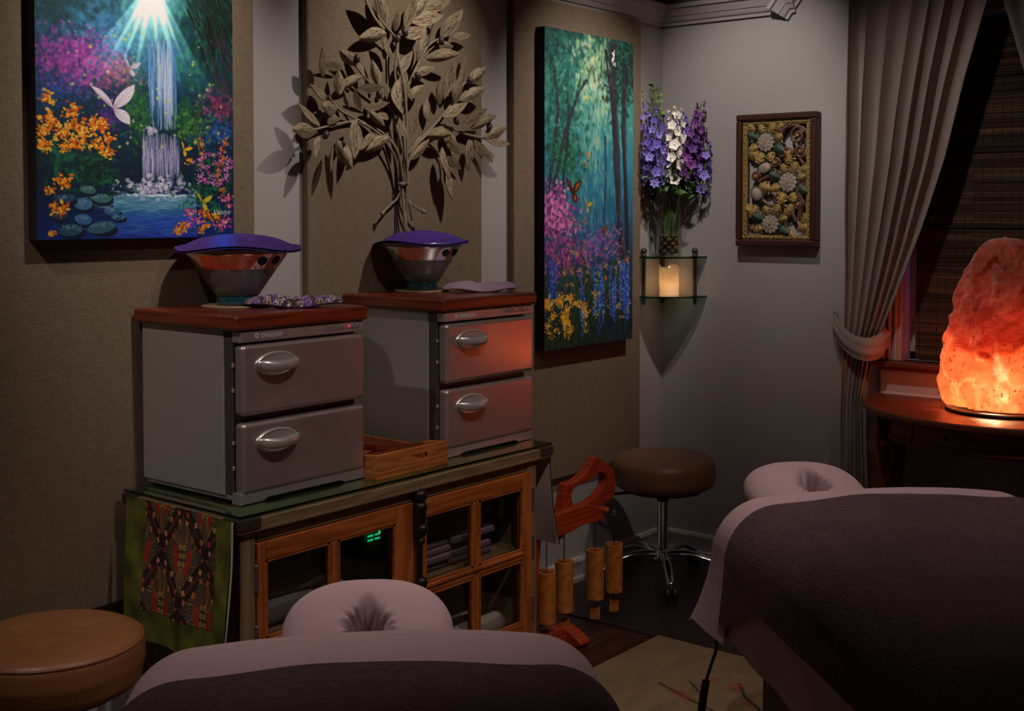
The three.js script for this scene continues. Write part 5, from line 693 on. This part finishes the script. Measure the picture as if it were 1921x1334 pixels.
{
  const o = thing('salt_lamp', 'tall glowing orange salt crystal lamp on the half round table', 'lamp', [-0.2, 0.774, 1.52]);
  o.position.y = 0.7805;
  part(o, 'base_plate', muv(lathe([[0, 0], [0.165, 0], [0.19, 0.004], [0.192, 0.009], [0.185, 0.013], [0.16, 0.013], [0.158, 0.022], [0.1, 0.024]], 48)), M([0.05, 0.022, 0.014], 0.35), 'dark round wooden base');
  const prof = [[0, 0.19], [0.02, 0.2], [0.08, 0.207], [0.16, 0.198], [0.24, 0.182], [0.3, 0.172], [0.36, 0.155], [0.42, 0.135], [0.47, 0.118], [0.52, 0.105], [0.56, 0.078], [0.578, 0.045], [0.584, 0]];
  const g = grid(110, 110, (u, v) => {
    const a = u * 6.2832, y = 0.588 * Math.pow(v, 0.96), [r] = lut(prof, Math.min(y, 0.584)), c = Math.cos(a), s = Math.sin(a);
    const facet = 0.93 + 0.14 * fbm3(c * 1.5 + 5, y * 5, s * 1.5 + 3, 2, 21), chip = 0.04 * (fbm3(c * 3.2, y * 13, s * 3.2, 4, 23) - 0.5) + 0.014 * (n3(c * 11, y * 46, s * 11, 27) - 0.5) - 0.022 * sst(0.55, 0.72, n3(c * 2.1, y * 7, s * 2.1, 33));
    const R = Math.max(0, r * facet + chip * sst(0.584, 0.54, y)); return V(c * R, 0.022 + y, -s * R);
  }, (u, v) => [u, v]);
  const saltTex = dataTex(512, 512, (u, v) => {
    const a = u * 6.2832, c = Math.cos(a), s = Math.sin(a), n = fbm3(c * 2.2, v * 6, s * 2.2, 5, 41), vein = sst(0.06, 0, Math.abs(fbm3(c * 1.8 + 4, v * 4, s * 1.8, 4, 43) - 0.5)), fl = n3(c * 26, v * 60, s * 26, 47), pale = sst(0.58, 0.72, fbm3(c * 3 + 9, v * 7, s * 3, 4, 49));
    let q = [236, 132, 96].map((x, i) => lerp([200, 82, 54][i], x, clamp(n * 1.6 - 0.25, 0, 1))); q = q.map((x, i) => lerp(x, [244, 196, 178][i], 0.7 * pale + 0.35 * vein)); if (fl > 0.86) q = q.map((x, i) => lerp(x, [120, 30, 16][i], 0.75)); return q;
  });
  const salt = part(o, 'salt_crystal', g, M('#ffffff', 0.96, { map: saltTex, transmission: 0.62, thickness: 0, clearcoat: 0.35, clearcoatRoughness: 0.35, emissive: new THREE.Color(1, 0.3, 0.1), emissiveIntensity: 0.008, bumpMap: fineBump, bumpScale: 0.002 }), 'rough glowing orange salt crystal');
  const inner = M([0.75, 0.2, 0.09], 1, { transmission: 0.42, thickness: 0 });   // unseen discs added to dim the upper crystal, in place of solid salt
  for (const [y, r] of [[0.24, 0.165], [0.33, 0.14], [0.44, 0.11]]) part(o, 'light_baffle', grid(40, 6, (u, v) => { const a = u * 6.2832, q = r * v * (0.72 + 0.34 * n3(Math.cos(a) * 1.6 + 3, y * 9, Math.sin(a) * 1.6, 61)); return V(Math.cos(a) * q, y + 0.03 - 0.05 * v + 0.05 * v * Math.sin(a * 2 + y * 20), -Math.sin(a) * q); }), inner);
  part(o, 'bulb', lathe([[0, 0], [0.014, 0.0], [0.014, 0.03], [0.03, 0.055], [0.03, 0.07], [0.016, 0.092], [0, 0.096]], 20).translate(0, 0.026, 0), M([0.2, 0.1, 0.05], 0.5, { emissive: new THREE.Color(1, 0.55, 0.22), emissiveIntensity: 3 }));
  const l = new THREE.PointLight(new THREE.Color(1, 0.58, 0.26), 0.5, 0, 2); l.name = 'salt_lamp_light'; l.position.set(-0.225, 0.85, 1.5); l.shadow.radius = 2.4; l.castShadow = true; scene.add(l);
}

// ---------- stools ----------
function stool(label, p, turn, leather, tuft, lever = 0) {
  const o = thing('rolling_stool', label, 'stool', p, turn, 'rolling stools'), R = 0.208, T = 0.505;
  const g = grid(96, 40, (u, v) => { const a = u * 6.2832, [r, y] = lut(!tuft ? [[0, 0, 0.13], [0.3, 0.12, 0.13], [0.45, 0.162, 0.127], [0.55, 0.185, 0.12], [0.62, 0.198, 0.108], [0.68, 0.205, 0.094], [0.76, 0.2085, 0.075], [0.85, 0.2085, 0.045], [0.91, 0.204, 0.024], [0.96, 0.19, 0.007], [1, 0.17, 0]] : [[0, 0, 0.128], [0.3, 0.12, 0.128], [0.5, 0.18, 0.124], [0.58, 0.197, 0.116], [0.63, 0.204, 0.106], [0.67, 0.207, 0.096], [0.78, 0.209, 0.06], [0.9, 0.2, 0.02], [0.95, 0.188, 0.006], [1, 0.17, 0]], v); let dy = 0; if (tuft && v < 0.55) { const x = Math.cos(a) * r, z = Math.sin(a) * r; for (const [tx, tz] of [[0, 0.085], [0.075, -0.04], [-0.08, -0.03]]) { const d = Math.hypot(x - tx, z - tz), an = Math.atan2(z - tz, x - tx); dy -= 0.011 * Math.exp(-d * d / 0.0005) + 0.006 * Math.exp(-d / 0.045) * Math.pow(Math.abs(Math.cos(an * 2 + tx * 20)), 14); } } return V(Math.cos(a) * r, y + dy + (v < 0.5 ? 0.002 * n3(Math.cos(a) * 3, v * 4, Math.sin(a) * 3, 3) : 0), -Math.sin(a) * r); }, (u, v) => [u * 1.3, v * 0.35]);
  const s = part(o, 'seat', g.translate(0, T - 0.13, 0), leather); if (tuft) part(s, 'seam', new THREE.TorusGeometry(0.2028, 0.0028, 8, 72).rotateX(Math.PI / 2).translate(0, T - 0.13 + 0.109, 0), leather);
  part(o, 'seat_plate', cyl(0.168, 0.16, 0.012, 0, T - 0.135, 0, 40), blackM);
  part(o, 'column', merge([cyl(0.017, 0.017, 0.1, 0, 0.31, 0), cyl(0.0225, 0.0225, 0.02, 0, 0.328, 0)]), blackM); part(o, 'cylinder', lathe([[0.0215, 0.1], [0.0215, 0.318], [0.018, 0.32]], 28), chromeM, 'chrome gas cylinder');
  part(o, 'lever', tube([V(-0.02, T - 0.142, 0.0), V(-0.1, T - 0.15, 0.01), V(-0.17, T - 0.152, 0.02), V(-0.205, T - 0.155, 0.022), V(-0.245, T - 0.158, 0.026)], 0.006, 20, 8), blackM).rotation.y = lever;
  part(o, 'hub', lathe([[0, 0.07], [0.036, 0.075], [0.04, 0.09], [0.036, 0.118], [0.024, 0.13], [0.0215, 0.13]], 28), chromeM);
  for (let i = 0; i < 5; i++) {
    const a = i / 5 * 6.2832, l = new THREE.Group(); l.name = 'base_arm'; l.rotation.y = a; o.add(l);
    const arm = grid(20, 10, (u, v) => { const x = lerp(0.025, 0.262, u), y = 0.108 - 0.045 * Math.pow(u, 2.2) + 0.012 * Math.sin(u * 3.1), w = lerp(0.021, 0.0145, u), q = v * 6.2832; return V(x, y + Math.sin(q) * w * 0.75, Math.cos(q) * w); });
    part(l, 'arm', merge([arm, sph(0.0148, 0.262, 0.061, 0, 14)]), chromeM);
    part(l, 'caster', merge([cyl(0.006, 0.006, 0.03, 0.262, 0.048, 0, 10), lathe([[0.006, -0.009], [0.024, -0.009], [0.027, -0.004], [0.027, 0.004], [0.024, 0.009], [0.006, 0.009]], 24).rotateX(Math.PI / 2).translate(0.268, 0.0272, 0.014), lathe([[0.006, -0.009], [0.024, -0.009], [0.027, -0.004], [0.027, 0.004], [0.024, 0.009], [0.006, 0.009]], 24).rotateX(Math.PI / 2).translate(0.268, 0.0272, -0.014), rbox(0.04, 0.03, 0.014, 0.006, 0.262, 0.038, 0)]), blackM, 'black twin wheel caster');
  }
}
stool('brown leather rolling stool in the corner below the shelf', [-0.44, 0.0068, 0.285], 2.54 + 0.02, brownLeatherM, false, -3.45);
stool('tan tufted leather rolling stool beside the runner', [-3.08, 0.0005, 0.28], 0.4, tanLeatherM, true);

// ---------- chime stand with bamboo chimes ----------
{
  const o = thing('chime_stand', 'curved reddish wooden chime stand beside the cabinet', 'stand', [0, 0, 0]);
  const Z = 0.385, sx = (zx) => -1.255 + (zx - 250) / 1080 * 0.285, sy = (zy) => 0.615 - (zy - 80) / 1000 * 0.215;   // outline in the stand's own plane
  const s = spl([[240, 395], [380, 390], [560, 345], [700, 260], [790, 150], [850, 85], [930, 105], [1080, 200], [1240, 330], [1320, 500], [1310, 680], [1240, 820], [1080, 860], [930, 900], [800, 1000], [600, 1075], [420, 1050], [330, 1060], [200, 1150], [80, 1200], [20, 1100], [100, 900], [160, 700], [200, 520]].map(([a, b]) => [sx(a), sy(b)]));
  const h = new THREE.Path(); new THREE.CatmullRomCurve3([[320, 620], [345, 500], [450, 440], [700, 425], [880, 350], [1040, 345], [1130, 450], [1110, 560], [960, 700], [760, 775], [560, 790], [400, 760]].map(([a, b]) => V(sx(a), sy(b), 0)), true).getPoints(90).forEach((p, i) => i ? h.lineTo(p.x, p.y) : h.moveTo(p.x, p.y)); s.holes.push(h);
  part(o, 'loop_frame', muv(prism(s, 0.028, 0.004).translate(0, 0, Z)), chimeWoodM);
  const bar = spl([[-1.40, 0.455], [-1.25, 0.47], [-1.16, 0.462], [-1.1, 0.44], [-1.075, 0.425], [-1.08, 0.412], [-1.12, 0.405], [-1.2, 0.41], [-1.3, 0.40], [-1.42, 0.41]]);
  part(o, 'cross_bar', muv(prism(bar, 0.022, 0.004).translate(0, 0, Z + 0.037)), chimeWoodM);
  part(o, 'knob', lathe([[0, -0.022], [0.011, -0.02], [0.011, 0.02], [0, 0.022]], 14).rotateX(Math.PI / 2).translate(-1.085, 0.437, Z + 0.06), chimeWoodM);
  part(o, 'upright', muv(prism(poly([[-1.455, 0.05], [-1.435, 0.05], [-1.425, 0.25], [-1.40, 0.46], [-1.425, 0.46], [-1.445, 0.25]]), 0.03, 0.003).translate(0, 0, Z + 0.0)), chimeWoodM);
  const ft = spl([[-1.46, 0.012], [-1.43, 0.05], [-1.33, 0.06], [-1.25, 0.045], [-1.19, 0.02], [-1.185, 0.006], [-1.3, 0.004], [-1.44, 0.004]]);
  part(o, 'foot', muv(prism(ft, 0.05, 0.005).translate(0, 0.006, Z - 0.02)), chimeWoodM);
  const ft2 = spl([[0.29, 0.012], [0.31, 0.04], [0.38, 0.055], [0.45, 0.03], [0.475, 0.012], [0.47, 0.004], [0.3, 0.004]]); part(o, 'foot', muv(prism(ft2, 0.045, 0.005).rotateY(-Math.PI / 2).translate(-1.22, 0.006, 0.0)), chimeWoodM);
  const tubeG = muv(merge([lathe([[0.0265, 0], [0.0305, 0], [0.0312, 0.002], [0.0312, 0.172], [0.0305, 0.174], [0.024, 0.174], [0.024, 0.168], [0, 0.168]], 32)]), 'y');
  for (const [x, z, y, l] of [[-1.37, 0.412, 0.105, 'bamboo wind chime half hidden behind the cabinet post'], [-1.255, 0.4, 0.112, 'bamboo wind chime hanging nearest the cabinet in full view'], [-1.086, 0.41, 0.116, 'bamboo wind chime third from the cabinet'], [-0.968, 0.41, 0.113, 'bamboo wind chime hanging nearest the stool']]) {
    const c = thing('bamboo_chime', l, 'wind chime', [x, y, z], -0.9 + rr(-0.3, 0.3), 'bamboo chimes on the stand');
    part(c, 'tube', tubeG, bambooM); part(c, 'cross_pin', rbox(0.05, 0.004, 0.005, 0.001, 0, 0.172, 0), chimeWoodM);
    part(c, 'wire', cyl(0.0018, 0.0018, 0.105, 0, 0.225, 0, 6), darkMetalM); part(c, 'ring', merge([new THREE.TorusGeometry(0.0065, 0.0012, 6, 18).translate(0, 0.283, 0), cyl(0.0012, 0.0012, 0.012, 0, 0.295, 0, 6)]), silverM);
    part(c, 'clapper_string', cyl(0.0009, 0.0009, 0.03, 0, -0.013, 0, 5), darkMetalM); part(c, 'clapper', rbox(0.036, 0.048, 0.004, 0.0019, 0, -0.05, 0, 3), bambooM, 'small hanging wooden sail');
  }
}

// ---------- floor coverings ----------
single('floor_mat', 'dark glossy floor mat in the corner under the stool', 'mat', muv(rbox(0.96, 0.006, 2.0, 0.002, 0, 0.003, 0)), M([0.022, 0.014, 0.014], 0.32, { bumpMap: grainBump, bumpScale: 0.0002 }), [-0.525, 0.0, 1.04]);
{
  const rw = 2.7, rd = 1.95, tex = canvasTex(1024, 740, (c, w, h) => {
    c.fillStyle = '#776246'; c.fillRect(0, 0, w, h);
    for (let i = 0; i < 6000; i++) { c.globalAlpha = 0.10; c.fillStyle = pick(['#8a7350', '#5c4a34', '#826c48', '#66543a', '#4c3e2c', '#947c54']); const s = rr(3, 26); c.beginPath(); c.ellipse(rnd() * w, rnd() * h, s, s * rr(0.2, 0.6), rr(-0.4, 0.4), 0, 6.3); c.fill(); }
    c.globalAlpha = 1; const K = w / rw, Xr = (x) => (x + 3.7) * K, Zr = (z) => (z - 0.625) * K;   // room metres to print
    c.strokeStyle = '#3a2c20'; c.lineCap = 'round'; const br = (p, wd) => { c.lineWidth = wd; c.beginPath(); p.forEach(([x, z], i) => i ? c.lineTo(Xr(x), Zr(z)) : c.moveTo(Xr(x), Zr(z))); c.stroke(); };
    br([[-1.37, 0.86], [-1.42, 0.99], [-1.46, 1.12], [-1.55, 1.3]], 4); br([[-1.22, 1.06], [-1.3, 1.12], [-1.36, 1.2], [-1.46, 1.28]], 5); br([[-1.3, 0.93], [-1.36, 1.0]], 3); br([[-2.4, 1.2], [-2.2, 1.35], [-1.9, 1.4], [-1.55, 1.3]], 7); br([[-2.0, 0.8], [-2.15, 1.0], [-2.2, 1.35]], 5);
    for (const [x, z] of [[-1.418, 0.984], [-1.267, 1.073], [-1.25, 0.98], [-1.24, 1.06], [-1.40, 0.95], [-1.5, 1.25], [-2.1, 0.9], [-2.3, 1.3], [-1.34, 1.16], [-1.9, 1.42]]) { c.globalAlpha = 0.5; c.fillStyle = pick(['#8a3a28', '#7a2c1e', '#964632']); for (let k = 0; k < 5; k++) { c.beginPath(); c.ellipse(Xr(x) + Math.cos(k * 1.257) * 4.5, Zr(z) + Math.sin(k * 1.257) * 4.5, 5, 3.2, k * 1.257, 0, 6.3); c.fill(); } }
  });
  const g = rbox(rw, 0.012, rd, 0.005, 0, 0.006, 0), p = g.attributes.position, uv = g.attributes.uv; for (let i = 0; i < p.count; i++) uv.setXY(i, (p.getX(i) + rw / 2) / rw, 1 - (p.getZ(i) + rd / 2) / rd);
  single('rug', 'beige rug with printed red plum blossom branches between the tables', 'rug', g, M('#ffffff', 1, { map: tex, bumpMap: fleeceBump, bumpScale: 0.002 }), [-1.006 - rw / 2, 0, 0.62 + rd / 2]);
}

// ---------- massage tables ----------
const TURN = -44.27 * Math.PI / 180;
function massageTable(p, which, L, wid, fold0, topY) {
  const HW = wid;   // half width of the bed
  const o = thing('massage_table', `padded massage table under the ${which} bedding`, 'massage table', p, TURN, 'massage tables');
  part(o, 'mattress', rbox(HW * 2 - 0.03, 0.1, L - 0.04, 0.04, 0, topY - 0.097, L / 2, 4), M([0.2, 0.15, 0.15], 0.8));
  part(o, 'pedestal', rbox(HW * 2 - 0.08, 0.64, L - 0.4, 0.02, 0, 0.334, L / 2 + 0.02), blackM, 'black table base');
  const top = (w, s) => topY - 0.03 * Math.pow(w / HW, 2) - 0.02 * Math.pow(Math.max(0, 1 - s / 0.035), 2) + 0.008 * sst(0.2, 0.7, s);
  // cross section by arc length: t from -1..1 over the whole width of cloth
  const drape = (off, s0, s1, hang, opt = {}) => {
    const rad = 0.115, flat = HW - rad, arcL = rad * Math.PI / 2, nu = opt.nu ?? 110, nv = opt.nv ?? 70;
    const pos = (u, v, e) => {
      let s = lerp(s0, s1, v); const side = u < 0.5 ? -1 : 1, hg = typeof hang === 'function' ? hang(s, side) : hang, tot = flat + arcL + hg, a = Math.abs(u * 2 - 1) * tot; let w, y, f = 0;
      if (a < flat) { w = a; y = top(a, s); } else if (a < flat + arcL) { const q = (a - flat) / rad; w = flat + Math.sin(q) * rad; y = top(flat, s) - rad * (1 - Math.cos(q)); } else { f = a - flat - arcL; w = HW; y = top(flat, s) - rad - f; }
      const k = f / 0.22, hd = Math.max(0, 1 - s / 0.22); w += off + e + k * 0.014 + (opt.wave ?? 0.01) * k * Math.sin(s * 26 + side) + (opt.flare ?? 0) * hd * k * k;
      y += a < flat ? off + e : (off + e) * Math.max(0, 1 - (a - flat) / arcL); y += (opt.rumple ?? 0.003) * (n3(u * 9, s * 7, 2, 17) - 0.5) * (a < flat ? 1 : 0);
      s -= (opt.sweep ?? 0) * hd * k; if (opt.fold) y += 0.0035 * sst(0.045, 0.05, s) * (a < flat ? 1 : 0);
      return V(side * w, y, s);
    };
    const uvf = (u, v) => [(u - 0.5) * 1.7, lerp(s0, s1, v)];
    const A = grid(nu, nv, (u, v) => pos(u, 1 - v, 0.0), (u, v) => uvf(u, 1 - v)), B = grid(nu, nv, (u, v) => pos(u, v, -0.002), uvf);
    return merge([A, B]);
  };
  // head end cloth
  const head = grid(60, 16, (u, v) => { const w = (u * 2 - 1) * (HW - 0.004), y = top(w, 0.0) - v * 0.26 - 0.006; return V(w, y - 0.03 * Math.pow(Math.abs(u * 2 - 1), 8), -0.004 - 0.012 * Math.sin(Math.min(1, v * 4) * 1.57)); });
  const bottom = single('fitted_sheet', `mauve fitted sheet hanging below the ${which} blanket`, 'sheet', merge([drape(0.002, 0.0, L, 0.16, { wave: 0.004, rumple: 0.001 }), head]), sheetM, p, TURN, 'mauve fitted sheets');
  single('top_sheet', `folded mauve top sheet at the head of the ${which} table`, 'sheet', drape(0.008, 0.004, fold0 + 0.04, (s) => 0.172, { flare: 0.05, sweep: 0.075, wave: 0.004, fold: true, nv: 40 }), sheetM, p, TURN, 'mauve top sheets');
  single('fleece_blanket', `dark plum fleece blanket covering the ${which} table`, 'blanket', drape(0.015, fold0, L + 0.05, (s) => lerp(0.135, 0.03, sst(fold0 - 0.02, fold0 + 0.26, s)) + 0.01 * Math.sin(s * 3), { wave: 0.006, rumple: 0.012, flare: 0.012 }), fleeceM, p, TURN, 'plum fleece blankets');
}
const T1 = [-3.219, 0.0125, 1.462], T2 = [-1.812, 0.0125, 1.723];
massageTable(T1, 'near', 1.75, 0.37, 0.185, 0.789); massageTable(T2, 'far', 1.85, 0.388, 0.13, 0.808);
function cradle(label, p, off, y, tilt, wob) {
  const o = thing('face_cradle', label, 'face cradle', p, TURN, 'face cradles');
  const g = grid(220, 120, (u, v) => {
    const a = u * 6.2832, ph = v * Math.PI, cx = Math.cos(a), cz = Math.sin(a), sh = (q) => Math.sign(q) * Math.pow(Math.abs(q), 0.82); let x = 0.155 * sh(cx) * Math.pow(Math.sin(ph), 0.7), z = 0.14 * sh(cz) * Math.pow(Math.sin(ph), 0.7), yy = 0.06 * Math.cos(ph);
    const d = Math.hypot(x * 1.15, (z - 0.04) * 0.85), an = Math.atan2(z - 0.04, x); if (yy > -0.02) { const dip = Math.exp(-Math.pow(d / 0.036, 4)), slit = Math.exp(-Math.pow(x / 0.011, 2)) * sst(0.13, 0.05, Math.abs(z - 0.07)); yy -= 0.05 * dip + 0.07 * slit; const gather = Math.exp(-Math.pow((d - 0.036) / 0.017, 2)); yy += 0.008 * gather * Math.sin(an * 13 + wob + 2 * Math.sin(an * 3)); x += 0.003 * gather * Math.sin(an * 17 + wob); }
    const rim = sst(0.4, 0.8, v) * 0.004 * Math.sin(a * 23 + wob); return V(x + rim * cx, yy + 0.003 * fbm3(x * 12, yy * 12, z * 12, 3, 6) + rim, z + rim * cz);
  }, (u, v) => [u * 0.9, v * 0.3]);
  const c = part(o, 'cushion', g, sheetM, 'mauve covered cushion with gathered centre'); c.position.set(off, y, -0.235); c.rotation.x = tilt;
  part(o, 'frame_rail', merge([-0.09, 0.09].map((x) => cyl(0.009, 0.009, 0.34, x + off, y - 0.065, -0.1, 12).rotateX(0))).applyMatrix4(new THREE.Matrix4()), blackM).visible = true;
}
{ // rails lie along the bed, under the cushion
  const rails = (x) => merge([-0.09, 0.09].map((k) => cyl(0.009, 0.009, 0.42, 0, 0, 0, 12).rotateX(Math.PI / 2).translate(k + x, 0.612, -0.03)));
  cradle('mauve covered face cradle at the head of the near table', T1, 0.0, 0.694, 0.36, 0.4); cradle('mauve covered face cradle at the head of the far table', T2, -0.08, 0.736, 0.26, 2.1);
  scene.children.filter((q) => q.name.startsWith('face_cradle')).forEach((q, i) => { const r = q.children.find((m) => m.name === 'frame_rail'); r.geometry = rails(i ? -0.08 : 0); });
}
{ // heater cord hanging at the far table
  const o = thing('power_cord', 'black heater cord with inline connector hanging by the far table', 'cord', [0, 0, 0]);
  part(o, 'cord', tube([V(-2.03, 0.505, 1.475), V(-2.055, 0.47, 1.44), V(-2.047, 0.44, 1.436), V(-2.056, 0.395, 1.425), V(-2.062, 0.352, 1.415), V(-2.08, 0.25, 1.41), V(-2.1, 0.12, 1.43), V(-2.16, 0.021, 1.46), V(-2.3, 0.018, 1.55)], 0.004, 70, 8), blackM);
  part(o, 'connector', tube([V(-2.061, 0.36, 1.416), V(-2.067, 0.32, 1.412), V(-2.076, 0.27, 1.41), V(-2.084, 0.23, 1.411)], 0.0095, 16, 10), blackM);
}
renderer.render(scene,camera);
